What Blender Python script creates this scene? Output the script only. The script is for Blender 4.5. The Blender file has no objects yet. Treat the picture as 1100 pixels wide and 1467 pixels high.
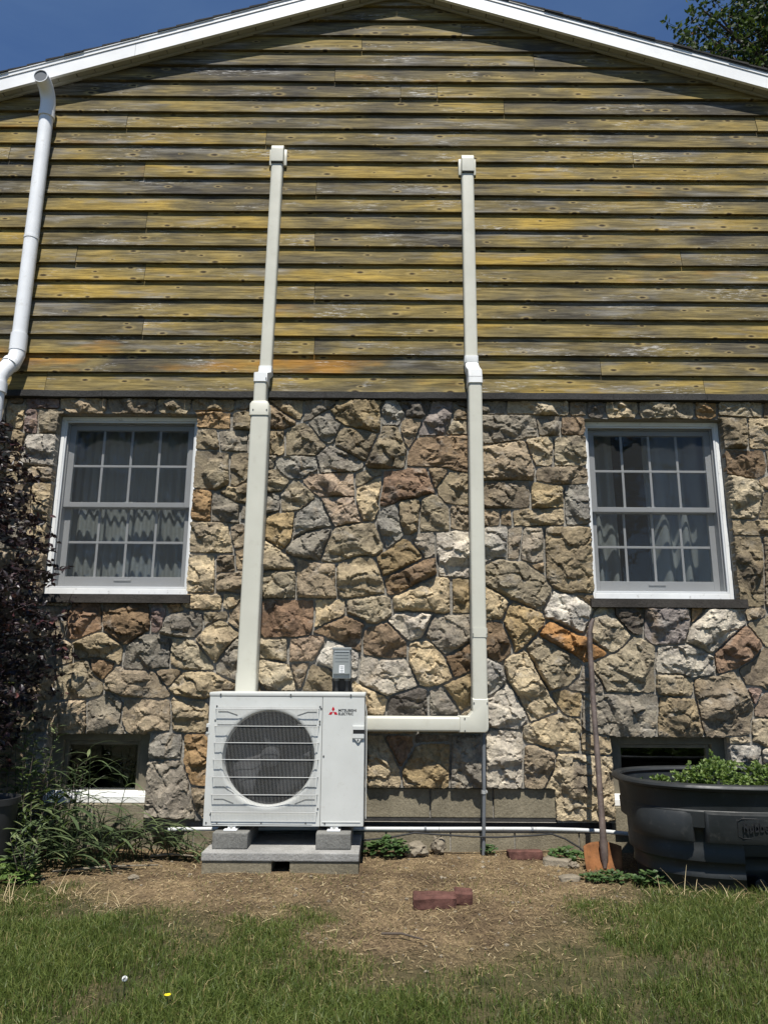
import bpy, bmesh, math, random
import numpy as np
from mathutils import Vector, Matrix, noise
from mathutils.geometry import delaunay_2d_cdt

scene = bpy.context.scene
COL = scene.collection
rad = math.radians
RNG = random.Random(7)
NR = np.random.RandomState(7)

# ------------------------------------------------------------------ camera
PITCH, ROLL, DIST, EYE = rad(12.7), rad(0.35), 5.0, 1.1
cam_d = bpy.data.cameras.new('camera')
cam = bpy.data.objects.new('camera', cam_d); COL.objects.link(cam)
cam_d.sensor_fit = 'VERTICAL'; cam_d.sensor_height = 36.0; cam_d.lens = 26.01
cam_d.clip_start = 0.05; cam_d.clip_end = 1000
_r = Vector((1, 0, 0)); _u = Vector((0, -math.sin(PITCH), math.cos(PITCH))); _f = Vector((0, math.cos(PITCH), math.sin(PITCH)))
_r2 = _r * math.cos(ROLL) + _u * math.sin(ROLL); _u2 = -_r * math.sin(ROLL) + _u * math.cos(ROLL)
cam.matrix_world = Matrix(((_r2.x, _u2.x, -_f.x, 0), (_r2.y, _u2.y, -_f.y, -DIST), (_r2.z, _u2.z, -_f.z, EYE), (0, 0, 0, 1)))
scene.camera = cam

# ------------------------------------------------------------------ sky, sun, exposure
SUN_EL = rad(64.5)
world = bpy.data.worlds.new('World'); scene.world = world; world.use_nodes = True
wn = world.node_tree; wn.nodes.clear()
sky = wn.nodes.new('ShaderNodeTexSky'); sky.sky_type = 'NISHITA'; sky.sun_disc = False
sky.sun_elevation = SUN_EL; sky.sun_rotation = math.pi; sky.altitude = 250; sky.air_density = 0.9; sky.dust_density = 0.0; sky.ozone_density = 9.0
bg = wn.nodes.new('ShaderNodeBackground'); bg.inputs['Strength'].default_value = 0.083
wo = wn.nodes.new('ShaderNodeOutputWorld')
# thin, very faint high haze over the whole dome
wtc = wn.nodes.new('ShaderNodeTexCoord'); wmp = wn.nodes.new('ShaderNodeMapping'); wmp.inputs['Scale'].default_value = (1.0, 1.0, 2.2)
wnz = wn.nodes.new('ShaderNodeTexNoise'); wnz.inputs['Scale'].default_value = 2.2; wnz.inputs['Detail'].default_value = 6; wnz.inputs['Roughness'].default_value = .6; wnz.inputs['Distortion'].default_value = .5
wrp = wn.nodes.new('ShaderNodeValToRGB'); wrp.color_ramp.elements[0].position = .42; wrp.color_ramp.elements[1].position = .78
wrp.color_ramp.elements[0].color = (1, 1, 1, 1); wrp.color_ramp.elements[1].color = (1.55, 1.38, 1.16, 1)
wmx = wn.nodes.new('ShaderNodeMix'); wmx.data_type = 'RGBA'; wmx.blend_type = 'MULTIPLY'; wmx.inputs[0].default_value = 1.0
wn.links.new(wtc.outputs['Generated'], wmp.inputs[0]); wn.links.new(wmp.outputs[0], wnz.inputs['Vector']); wn.links.new(wnz.outputs[0], wrp.inputs[0])
wn.links.new(sky.outputs[0], wmx.inputs[6]); wn.links.new(wrp.outputs[0], wmx.inputs[7]); wn.links.new(wmx.outputs[2], bg.inputs[0]); wn.links.new(bg.outputs[0], wo.inputs[0])
sun_d = bpy.data.lights.new('sun', 'SUN'); sun_d.energy = 5.0; sun_d.angle = rad(0.53); sun_d.color = (1.0, 0.965, 0.90)
sun = bpy.data.objects.new('sun', sun_d); COL.objects.link(sun)
sun.rotation_euler = (math.pi / 2 - SUN_EL, 0, rad(1.5)); sun.location = (0, -10, 20)
scene.view_settings.view_transform = 'Standard'; scene.view_settings.look = 'None'
scene.view_settings.exposure = 0.50; scene.view_settings.gamma = 1.0; scene.view_settings.use_curve_mapping = False

scene.cycles.max_bounces = 6; scene.cycles.diffuse_bounces = 2; scene.cycles.glossy_bounces = 3; scene.cycles.transmission_bounces = 4; scene.cycles.transparent_max_bounces = 12
scene.cycles.caustics_reflective = False; scene.cycles.caustics_refractive = False

# ------------------------------------------------------------------ mesh helpers
def link(o, parent=None):
    COL.objects.link(o)
    if parent is not None: o.parent = parent
    return o
def tag(o, label=None, cat=None, group=None, kind=None):
    if label: o['label'] = label
    if cat: o['category'] = cat
    if group: o['group'] = group
    if kind: o['kind'] = kind
    return o
def empty(name, loc, label, cat, group=None):
    o = bpy.data.objects.new(name, None); o.location = loc; o.empty_display_size = 0.1
    link(o); return tag(o, label, cat, group)
def np_mesh(name, v, loops, starts, smooth=False):
    me = bpy.data.meshes.new(name); v = np.asarray(v, np.float32)
    me.vertices.add(len(v)); me.vertices.foreach_set('co', v.ravel())
    me.loops.add(len(loops)); me.loops.foreach_set('vertex_index', np.asarray(loops, np.int32))
    me.polygons.add(len(starts)); me.polygons.foreach_set('loop_start', np.asarray(starts, np.int32))
    me.polygons.foreach_set('use_smooth', np.full(len(starts), smooth))
    me.update(calc_edges=True); return me
def tri_mesh(name, v, t, smooth=False):
    t = np.asarray(t, np.int32); return np_mesh(name, v, t.ravel(), np.arange(len(t)) * 3, smooth)
class MB:
    """collects shapes that together are one part"""
    def __init__(s): s.v = []; s.f = []
    def add(s, v, f):
        n = len(s.v); s.v += [tuple(p) for p in v]; s.f += [tuple(i + n for i in q) for q in f]; return s
    def box(s, x0, x1, y0, y1, z0, z1):
        return s.add([(x0,y0,z0),(x1,y0,z0),(x1,y1,z0),(x0,y1,z0),(x0,y0,z1),(x1,y0,z1),(x1,y1,z1),(x0,y1,z1)],
                     [(0,3,2,1),(4,5,6,7),(0,1,5,4),(1,2,6,5),(2,3,7,6),(3,0,4,7)])
    def tube(s, pts, r, n=12, caps=True):
        pts = [Vector(p) for p in pts]; rs = r if isinstance(r, (list, tuple)) else [r] * len(pts)
        V = []; up = None
        for i, p in enumerate(pts):
            d = (pts[min(i+1, len(pts)-1)] - pts[max(i-1, 0)]).normalized()
            if up is None:
                up = Vector((0,0,1)) if abs(d.z) < .9 else Vector((1,0,0))
            a = (up - d * up.dot(d)).normalized(); b = d.cross(a); up = a
            V += [p + (a * math.cos(t) + b * math.sin(t)) * rs[i] for t in (2*math.pi*k/n for k in range(n))]
        F = [(i*n+k, i*n+(k+1)%n, (i+1)*n+(k+1)%n, (i+1)*n+k) for i in range(len(pts)-1) for k in range(n)]
        if caps: F += [tuple(range(n-1, -1, -1)), tuple(range((len(pts)-1)*n, len(pts)*n))]
        return s.add(V, F)
    def loft(s, rings, caps=True):
        n = len(rings[0]); V = [p for r in rings for p in r]
        F = [(i*n+k, i*n+(k+1)%n, (i+1)*n+(k+1)%n, (i+1)*n+k) for i in range(len(rings)-1) for k in range(n)]
        if caps: F += [tuple(range(n-1, -1, -1)), tuple(range((len(rings)-1)*n, len(rings)*n))]
        return s.add(V, F)
    def cyl(s, c, axis, r, h, n=16):
        c = Vector(c); a = Vector(axis).normalized(); return s.tube([c, c + a*h], r, n)
    def build(s, name, mat, parent=None, bevel=0.0, smooth=False, seg=2, color=None):
        bm = bmesh.new(); vs = [bm.verts.new(p) for p in s.v]
        for q in s.f:
            try: bm.faces.new([vs[i] for i in q])
            except ValueError: pass
        bmesh.ops.recalc_face_normals(bm, faces=bm.faces[:])
        if bevel: bmesh.ops.bevel(bm, geom=bm.edges[:], offset=bevel, segments=seg, affect='EDGES', profile=.6, clamp_overlap=True)
        for f in bm.faces: f.smooth = smooth
        me = bpy.data.meshes.new(name); bm.to_mesh(me); bm.free()
        if smooth and hasattr(me, 'set_sharp_from_angle'): me.set_sharp_from_angle(angle=rad(38))
        if mat: me.materials.append(mat)
        o = bpy.data.objects.new(name, me)
        if color: o.color = (*color, 1)
        return link(o, parent)
def obj(name, me, mat, parent=None, color=None):
    if mat and not me.materials: me.materials.append(mat)
    o = bpy.data.objects.new(name, me)
    if color is not None: o.color = (*color, 1)
    return link(o, parent)
def arc(c, r, a0, a1, n, plane='xz'):
    out = []
    for i in range(n+1):
        t = a0 + (a1-a0)*i/n; u, w = math.cos(t)*r, math.sin(t)*r
        out.append((c[0]+u, c[1], c[2]+w) if plane == 'xz' else (c[0], c[1]+u, c[2]+w))
    return out

# ------------------------------------------------------------------ material helpers
class NT:
    def __init__(s, name):
        s.m = bpy.data.materials.new(name); s.m.use_nodes = True; s.t = s.m.node_tree; s.t.nodes.clear()
        s.out = s.t.nodes.new('ShaderNodeOutputMaterial')
    def n(s, typ, **kw):
        nd = s.t.nodes.new(typ)
        for k, v in kw.items():
            if k.startswith('_'): setattr(nd, k[1:], v)
            else: s.set(nd, k, v)
        return nd
    def set(s, nd, k, v):
        i = nd.inputs[int(k[1:])] if (k[0] == 'i' and k[1:].isdigit()) else nd.inputs[k.replace('_', ' ')]
        if hasattr(v, 'is_output') or isinstance(v, bpy.types.NodeSocket): s.t.links.new(v, i)
        else: i.default_value = v
    def coord(s, kind='Object', scale=(1,1,1), rnd=False):
        tc = s.n('ShaderNodeTexCoord'); v = tc.outputs[kind]
        if rnd:
            oi = s.n('ShaderNodeObjectInfo'); mu = s.n('ShaderNodeMath', _operation='MULTIPLY', i0=oi.outputs['Random'], i1=97.0)
            ad = s.n('ShaderNodeVectorMath', _operation='ADD', i0=v, i1=mu.outputs[0]); v = ad.outputs[0]
        mp = s.n('ShaderNodeMapping', Vector=v, Scale=scale); return mp.outputs[0]
    def noise(s, vec, scale, detail=4, rough=.55, dist=0):
        detail = min(detail, 5)
        return s.n('ShaderNodeTexNoise', Vector=vec, Scale=scale, Detail=detail, Roughness=rough, Distortion=dist).outputs[0]
    def ramp(s, fac, stops):
        r = s.n('ShaderNodeValToRGB', Fac=fac); e = r.color_ramp.elements
        while len(e) < len(stops): e.new(.5)
        for q, (p, c) in zip(e, stops):
            q.position = p; q.color = (c, c, c, 1) if isinstance(c, (int, float)) else (*c, 1)
        return r.outputs[0]
    def mix(s, fac, a, b, mode='MIX'):
        m = s.n('ShaderNodeMix', _data_type='RGBA', _blend_type=mode)
        for sock, v in ((m.inputs[0], fac), (m.inputs[6], a), (m.inputs[7], b)):
            if isinstance(v, bpy.types.NodeSocket): s.t.links.new(v, sock)
            elif isinstance(v, (tuple, list)): sock.default_value = (*v, 1) if len(v) == 3 else v
            else: sock.default_value = v
        return m.outputs[2]
    def math(s, op, a, b=0.0):
        return s.n('ShaderNodeMath', _operation=op, i0=a, i1=b).outputs[0]
    def bump(s, h, strength=.4, dist=.01, normal=None):
        b = s.n('ShaderNodeBump', Height=h, Strength=strength, Distance=dist)
        if normal is not None: s.set(b, 'Normal', normal)
        return b.outputs[0]
    def bsdf(s, color, rough=.7, normal=None, metal=0.0, spec=.4, **kw):
        p = s.n('ShaderNodeBsdfPrincipled')
        if isinstance(color, tuple) and len(color) == 3: color = (*color, 1)
        s.set(p, 'Base Color', color); s.set(p, 'Roughness', rough); s.set(p, 'Metallic', metal); s.set(p, 'Specular IOR Level', spec)
        if normal is not None: s.set(p, 'Normal', normal)
        for k, v in kw.items(): s.set(p, k, v)
        s.t.links.new(p.outputs[0], s.out.inputs[0]); return s.m

def plain(name, c, rough=.6, var=.15, scale=6, bump=0, bscale=80, metal=0, dirt=None, spec=.4):
    """paint / plastic / metal with uneven tone, grime specks and fine relief"""
    t = NT(name); v = t.coord('Object')
    lo = tuple(x*(1-var) for x in c); hi = tuple(min(1, x*(1+var*.6)) for x in c)
    col = t.mix(t.ramp(t.noise(v, scale, 6, .6), [(.3, 0.), (.7, 1.)]), lo, hi)
    if dirt:
        col = t.mix(t.ramp(t.noise(v, scale*5, 8, .7), [(.58, 0.), (.75, .75)]), col, dirt)
    nr = t.bump(t.noise(v, bscale, 6, .6), bump, .004) if bump else None
    rg = t.ramp(t.noise(v, scale*2, 4), [(.3, max(0, rough-.1)), (.7, min(1, rough+.12))])
    return t.bsdf(col, rg, nr, metal, spec)

# stones: the stone's own colour is the object's colour
def mat_stone():
    t = NT('field_stone'); v = t.coord('Object', rnd=True); oi = t.n('ShaderNodeObjectInfo'); c = oi.outputs['Color']
    big = t.ramp(t.noise(v, 5, 5, .6, .6), [(.33, 0.), (.66, 1.)])
    col = t.mix(big, t.mix(1.0, c, (.66, .62, .60), 'MULTIPLY'), t.mix(1.0, c, (1.22, 1.15, 1.04), 'MULTIPLY'))
    rust = t.ramp(t.noise(v, 3.2, 4, .6, 1.2), [(.60, 0.), (.72, .55)])
    col = t.mix(t.math('MULTIPLY', rust, .7), col, (.30, .20, .09))
    grey = t.ramp(t.noise(t.coord('Object', (1, 1, 1.6), True), 7, 6, .65), [(.56, 0.), (.74, .6)])
    col = t.mix(grey, col, (.40, .37, .32))
    stain = t.ramp(t.noise(v, 4.3, 6, .7, .4), [(.58, 0.), (.72, .75)])
    col = t.mix(stain, col, (.085, .068, .055))
    fine = t.noise(v, 38, 9, .78)
    col = t.mix(.9, col, t.ramp(fine, [(.28, .34), (.43, .84), (.56, 1.08), (.70, 1.50)]), 'MULTIPLY')
    h1 = t.n('ShaderNodeTexNoise', Vector=v, Scale=22, Detail=7, Roughness=.76, Distortion=.7).outputs[0]
    n1 = t.bump(h1, .85, .024)
    return t.bsdf(col, .9, n1, spec=.2)
def mat_mortar(name, c):
    t = NT(name); v = t.coord('Object')
    col = t.mix(t.ramp(t.noise(v, 4, 6, .65), [(.35, 0.), (.65, 1.)]), tuple(x*.62 for x in c), c)
    col = t.mix(.7, col, t.ramp(t.noise(v, 90, 6, .7), [(.3, .55), (.7, 1.2)]), 'MULTIPLY')
    return t.bsdf(col, .95, t.bump(t.noise(v, 60, 8, .7), .7, .008), spec=.15)
def mat_siding():
    t = NT('weathered_board')
    oi = t.n('ShaderNodeObjectInfo'); rnd = oi.outputs['Random']
    lg = t.coord('Object', (1, 1, 1), True); st = t.coord('Object', (1.0, 8, 16), True); st2 = t.coord('Object', (2.2, 30, 70), True)
    # knots squeeze the grain
    kv = t.coord('Object', (3.6, 1, 9.0), True); sx = t.n('ShaderNodeSeparateXYZ', i0=kv); cx = t.n('ShaderNodeCombineXYZ', i0=sx.outputs[0], i1=sx.outputs[2])
    vo = t.n('ShaderNodeTexVoronoi', _voronoi_dimensions='2D', Vector=cx.outputs[0], Scale=1.0, Randomness=1.0); kd = vo.outputs['Distance']; kc = vo.outputs['Color']
    sep = t.n('ShaderNodeSeparateColor', i0=kc); on = t.math('GREATER_THAN', sep.outputs[0], .30)
    size = t.math('ADD', t.math('MULTIPLY', sep.outputs[1], .075), .045)
    kd2 = t.math('ADD', kd, t.math('MULTIPLY', t.math('SUBTRACT', t.noise(t.coord('Object', (1,1,1), True), 60, 3), .5), .05))
    rel = t.math('DIVIDE', kd2, size)
    knot = t.math('MULTIPLY', t.ramp(rel, [(.45, 1.), (1.0, 0.)]), on)
    ring = t.math('MULTIPLY', t.ramp(t.math('MULTIPLY', rel, .4), [(.2, 0.), (.42, 1.), (.8, 0.)]), on)
    patch = t.noise(t.coord('Object', (.8, 1, 3.2), True), 1.6, 5, .6, .4)
    osep = t.n('ShaderNodeSeparateColor', i0=oi.outputs['Color'])
    patch = t.math('ADD', patch, t.math('MULTIPLY', t.math('SUBTRACT', rnd, .5), .16))
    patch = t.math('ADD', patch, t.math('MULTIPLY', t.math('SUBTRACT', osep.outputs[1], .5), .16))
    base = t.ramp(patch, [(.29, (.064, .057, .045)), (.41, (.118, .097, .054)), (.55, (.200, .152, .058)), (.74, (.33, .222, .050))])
    grain = t.noise(st, 3.2, 8, .68, .4); gfine = t.noise(st2, 3.0, 6, .7)
    col = t.mix(.9, base, t.ramp(grain, [(.30, .28), (.48, .88), (.68, 1.52)]), 'MULTIPLY')
    col = t.mix(.65, col, t.ramp(gfine, [(.32, .38), (.5, 1.), (.68, 1.42)]), 'MULTIPLY')
    greyf = t.ramp(t.noise(t.coord('Object', (.7, 1, 5), True), 2.1, 6, .65), [(.53, 0.), (.68, .75)])
    col = t.mix(greyf, col, t.mix(1.0, (.20, .19, .17, 1), t.ramp(grain, [(.3, .45), (.7, 1.5)]), 'MULTIPLY'))
    orange = t.ramp(t.math('ADD', t.noise(t.coord('Object', (.5, 1, 2.0), True), 1.5, 5, .6), t.math('MULTIPLY', osep.outputs[0], .20)), [(.66, 0.), (.78, .6)])
    col = t.mix(orange, col, t.mix(1.0, (.46, .21, .02, 1), t.ramp(grain, [(.3, .5), (.7, 1.2)]), 'MULTIPLY'))
    wmask = t.math('MULTIPLY', t.ramp(t.noise(t.coord('Object', (.6, 1, 2.4), True), 2.6, 4, .6), [(.53, 0.), (.66, 1.)]),
                   t.ramp(t.noise(t.coord('Object', (6, 20, 60), True), 2.2, 7, .75), [(.54, 0.), (.64, .85)]))
    col = t.mix(wmask, col, (.60, .58, .55))
    col = t.mix(t.math('MULTIPLY', ring, .5), col, (.36, .27, .11))
    col = t.mix(t.math('MULTIPLY', knot, .92), col, (.030, .020, .012))
    hgt = t.math('ADD', t.math('MULTIPLY', grain, .6), t.math('MULTIPLY', gfine, .5))
    return t.bsdf(col, .88, t.bump(hgt, .55, .006), spec=.2)
def mat_leaf(name, stops, rough=.5, trans=.25, spec=.4):
    t = NT(name); at = t.n('ShaderNodeAttribute', _attribute_name='tone')
    col = t.ramp(at.outputs['Fac'], stops)
    p = t.n('ShaderNodeBsdfPrincipled'); t.set(p, 'Base Color', col); t.set(p, 'Roughness', rough); t.set(p, 'Specular IOR Level', spec)
    tr = t.n('ShaderNodeBsdfTranslucent'); t.set(tr, 'Color', t.mix(1.0, col, (1.2, 1.25, .7), 'MULTIPLY'))
    mx = t.n('ShaderNodeMixShader', i0=trans); t.t.links.new(p.outputs[0], mx.inputs[1]); t.t.links.new(tr.outputs[0], mx.inputs[2])
    t.t.links.new(mx.outputs[0], t.out.inputs[0]); return t.m
def mat_glass():
    t = NT('window_glass'); lw = t.n('ShaderNodeLayerWeight', Blend=.5)
    fr = t.n('ShaderNodeMath', _operation='MULTIPLY_ADD', i0=t.math('POWER', lw.outputs['Facing'], 5.0), i1=.9, i2=.035)
    a = t.n('ShaderNodeBsdfTransparent', Color=(.95, .97, .965, 1)); b = t.n('ShaderNodeBsdfGlossy', Color=(.9, .95, 1, 1), Roughness=.015)
    v = t.coord('Object'); t.set(b, 'Normal', t.bump(t.noise(v, 3, 2), .05, .02))
    m = t.n('ShaderNodeMixShader', i0=fr.outputs[0]); t.t.links.new(a.outputs[0], m.inputs[1]); t.t.links.new(b.outputs[0], m.inputs[2])
    t.t.links.new(m.outputs[0], t.out.inputs[0]); return t.m
def mat_screen():
    t = NT('insect_mesh'); a = t.n('ShaderNodeBsdfTransparent', Color=(1, 1, 1, 1))
    b = t.n('ShaderNodeBsdfDiffuse', Color=(.05, .052, .053, 1)); m = t.n('ShaderNodeMixShader', i0=.24)
    t.t.links.new(a.outputs[0], m.inputs[1]); t.t.links.new(b.outputs[0], m.inputs[2]); t.t.links.new(m.outputs[0], t.out.inputs[0]); return t.m

M = {}
M['stone'] = mat_stone()
M['mortar'] = mat_mortar('mortar', (.36, .335, .29))
M['block'] = mat_mortar('cinder_block', (.27, .235, .165))
M['concrete'] = mat_mortar('light_concrete', (.40, .39, .365))
M['paver'] = mat_mortar('grey_concrete', (.235, .23, .21))
M['siding'] = mat_siding()
M['slate'] = mat_mortar('dark_slate', (.055, .053, .05))
M['sill'] = mat_mortar('stained_sill', (.06, .054, .048))
M['white'] = plain('white_trim', (.80, .80, .79), .45, .06, 3, dirt=None)
M['soffit'] = plain('soffit_vinyl', (.40, .385, .33), .5, .08, 4)
M['sash'] = plain('white_vinyl_sash', (.62, .63, .63), .45, .06, 4)
M['frame'] = plain('painted_frame', (.78, .78, .76), .5, .10, 5, dirt=(.30, .28, .25))
M['oldwood'] = plain('old_window_wood', (.16, .14, .10), .8, .4, 8, .4, 60)
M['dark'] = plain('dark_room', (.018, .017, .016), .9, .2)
M['glass'] = mat_glass(); M['screen'] = mat_screen()
M['curtain'] = plain('curtain_cloth', (.42, .43, .42), .9, .08, 5)
M['shingle'] = mat_mortar('asphalt_shingle', (.055, .053, .05))
M['greypipe'] = plain('weathered_pipe', (.50, .51, .50), .5, .15, 5, dirt=(.25, .24, .2))
M['pvc'] = plain('white_pvc', (.80, .81, .82), .35, .05, 3, dirt=(.55, .54, .5))
M['duct'] = plain('ivory_duct', (.55, .537, .455), .42, .06, 3, dirt=(.48, .46, .38))
M['coupling'] = plain('white_coupling', (.78, .78, .76), .4, .04)
M['cabinet'] = plain('cabinet_paint', (.55, .555, .525), .42, .06, 5, dirt=(.46, .45, .41))
M['wire'] = plain('guard_wire', (.46, .46, .44), .4, .05)
M['fan'] = plain('fan_plastic', (.016, .0165, .018), .7, .2, 5)
M['hollow'] = plain('cabinet_inside', (.010, .0105, .011), .8, .2)
M['seam'] = plain('panel_seam', (.16, .16, .15), .8, .1)
M['steel'] = plain('zinc_steel', (.62, .62, .60), .35, .12, 8, metal=.6)
M['screwm'] = plain('screw_steel', (.12, .12, .115), .45, .2, metal=.5)
M['red'] = plain('logo_red', (.45, .006, .02), .4, .05)
M['ink'] = plain('lettering_ink', (.03, .032, .035), .5, .1)
M['boxgrey'] = plain('grey_enamel', (.23, .245, .24), .45, .12, 6)
M['sticker'] = plain('paper_label', (.72, .72, .72), .6, .1, 30)
M['blackrub'] = plain('black_plastic', (.018, .018, .018), .55, .3, 5)
M['conduit'] = plain('grey_conduit', (.14, .15, .16), .5, .15)
M['tub'] = plain('tub_plastic', (.017, .019, .0195), .5, .35, 4, .15, 40, dirt=(.055, .053, .048))
M['emboss'] = plain('embossed_letter', (.010, .010, .011), .5, .1)
M['soil'] = mat_mortar('planter_soil', (.06, .045, .03))
M['brick'] = plain('red_brick', (.115, .055, .044), .92, .5, 18, .9, 70, dirt=(.20, .135, .10), spec=.15)
M['rust'] = plain('rusty_blade', (.205, .088, .034), .9, .55, 10, .6, 60, dirt=(.085, .045, .028), spec=.2)
M['handle'] = plain('rusted_handle', (.105, .078, .066), .6, .45, 12, .4, 50, dirt=(.28, .26, .24))
M['rock'] = mat_mortar('loose_rock', (.27, .23, .17))
M['bark'] = plain('bark', (.09, .07, .055), .9, .4, 8, .6, 40)
M['stemwood'] = plain('dark_twig', (.035, .022, .022), .85, .3, 10)
M['straw'] = mat_leaf('dry_straw', [(0, (.10, .07, .038)), (.5, (.28, .205, .105)), (1, (.55, .45, .27))], .7, .15, .25)
M['grass'] = mat_leaf('lawn_blade', [(0, (.036, .058, .013)), (.45, (.092, .130, .027)), (.8, (.18, .212, .056)), (1, (.34, .275, .125))], .5, .35)
M['weed'] = mat_leaf('weed_leaf', [(0, (.040, .060, .026)), (.6, (.100, .140, .060)), (1, (.19, .22, .10))], .5, .3)
M['purple'] = mat_leaf('purple_leaf', [(0, (.008, .006, .007)), (.7, (.022, .012, .014)), (.93, (.055, .020, .027)), (1, (.12, .05, .045))], .42, .15, .5)
M['herb'] = mat_leaf('herb_leaf', [(0, (.055, .095, .02)), (.6, (.12, .185, .045)), (1, (.21, .27, .085))], .5, .3)
M['clover'] = mat_leaf('clover_leaf', [(0, (.032, .062, .020)), (.6, (.062, .112, .035)), (1, (.10, .15, .05))], .45, .3)
M['treeleaf'] = mat_leaf('tree_leaf', [(0, (.02, .034, .012)), (.6, (.052, .08, .024)), (.95, (.095, .125, .04)), (1, (.30, .13, .04))], .55, .35, .2)
M['yellow'] = plain('yellow_petal', (.80, .62, .02), .6, .1)
M['seedhead'] = plain('white_seed_head', (.75, .75, .72), .9, .1)

# ================================================================== SETTING: ground
def fbm(x, y, s, o=3):
    return noise.fractal(Vector((x*s, y*s, 3.7)), 1.0, 2.0, o)
def gz(x, y):
    z = 0.05
    if y < -1.2: z -= 0.022 * (-1.2 - y) if y > -12 else 0.022*10.8
    near = 1.0 if (abs(x) < 8 and -9 < y < 2) else 0.0
    if near: z += 0.012 * fbm(x, y, 1.7) + 0.007 * fbm(x, y, 6.0)
    return z
def axis_pts(a, b, fine0, fine1, step):
    L = list(np.arange(fine0, fine1 + 1e-6, step)); q = step; p = fine0
    lo = []
    while p > a: q *= 1.35; p -= q; lo.append(max(p, a))
    hi = []; q = step; p = fine1
    while p < b: q *= 1.35; p += q; hi.append(min(p, b))
    return lo[::-1] + L + hi
gx = axis_pts(-300, 300, -3.4, 3.4, .06); gy = axis_pts(-300, 300, -4.2, .6, .06)
gv = [(x, y, gz(x, y)) for y in gy for x in gx]; nx = len(gx)
gf = [(j*nx+i, j*nx+i+1, (j+1)*nx+i+1, (j+1)*nx+i) for j in range(len(gy)-1) for i in range(nx-1)]
BARE = [(-2.6, .3), (-2.15, -.35), (-1.75, -.85), (-1.35, -1.12), (-.97, -1.21), (-.62, -1.25), (-.36, -1.42), (-.24, -1.72), (-.05, -1.86), (.20, -1.82), (.42, -1.66), (.68, -1.40), (1.05, -1.22), (1.26, -.85), (1.6, -.2), (1.7, .3)]
def bare_sd(x, y):
    """signed distance to the bare patch (negative = bare)"""
    d = 1e9; ins = False; n = len(BARE)
    for i in range(n):
        ax, ay = BARE[i]; bx, by = BARE[(i+1) % n]; ex, ey = bx-ax, by-ay
        t = max(0, min(1, ((x-ax)*ex+(y-ay)*ey)/(ex*ex+ey*ey))); d = min(d, math.hypot(x-ax-ex*t, y-ay-ey*t))
        if (ay > y) != (by > y) and x < ax + (y-ay)/(by-ay)*ex: ins = not ins
    return -d if ins else d
t = NT('lawn_soil'); v = t.coord('Object'); at = t.n('ShaderNodeAttribute', _attribute_name='bare')
dirt = t.mix(t.ramp(t.noise(v, 2.6, 6, .65, .5), [(.38, 0.), (.66, 1.)]), (.100, .070, .042), (.255, .185, .105))
dirt = t.mix(t.ramp(t.noise(v, 9, 7, .7), [(.52, 0.), (.68, .85)]), dirt, (.080, .057, .037))
chaff = t.noise(t.coord('Object', (1, .45, 1)), 75, 8, .75, .8)
dirt = t.mix(.85, dirt, t.ramp(chaff, [(.34, .35), (.5, .9), (.66, 1.55)]), 'MULTIPLY')
turf = t.mix(t.ramp(t.noise(v, 7, 6, .7), [(.35, 0.), (.65, 1.)]), (.042, .046, .020), (.115, .095, .048))
turf = t.mix(.8, turf, t.ramp(chaff, [(.3, .4), (.7, 1.4)]), 'MULTIPLY')
gcol = t.mix(at.outputs['Fac'], turf, dirt)
M['ground'] = t.bsdf(gcol, .95, t.bump(chaff, .8, .012, t.bump(t.noise(v, 18, 7, .7), .7, .03)), spec=.1)
gm = bpy.data.meshes.new('ground'); gm.from_pydata(gv, [], gf); gm.update()
for p in gm.polygons: p.use_smooth = True
ba = gm.attributes.new('bare', 'FLOAT', 'POINT')
ba.data.foreach_set('value', [0.0 if (abs(x) > 4 or y < -5) else max(0., min(1., .5 - 2.4*(bare_sd(x, y) + .22*fbm(x, y, 2.3) + .12*fbm(x, y, 8)))) for x, y, z in gv])
ground = obj('ground', gm, M['ground']); tag(ground, kind='structure')

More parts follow.
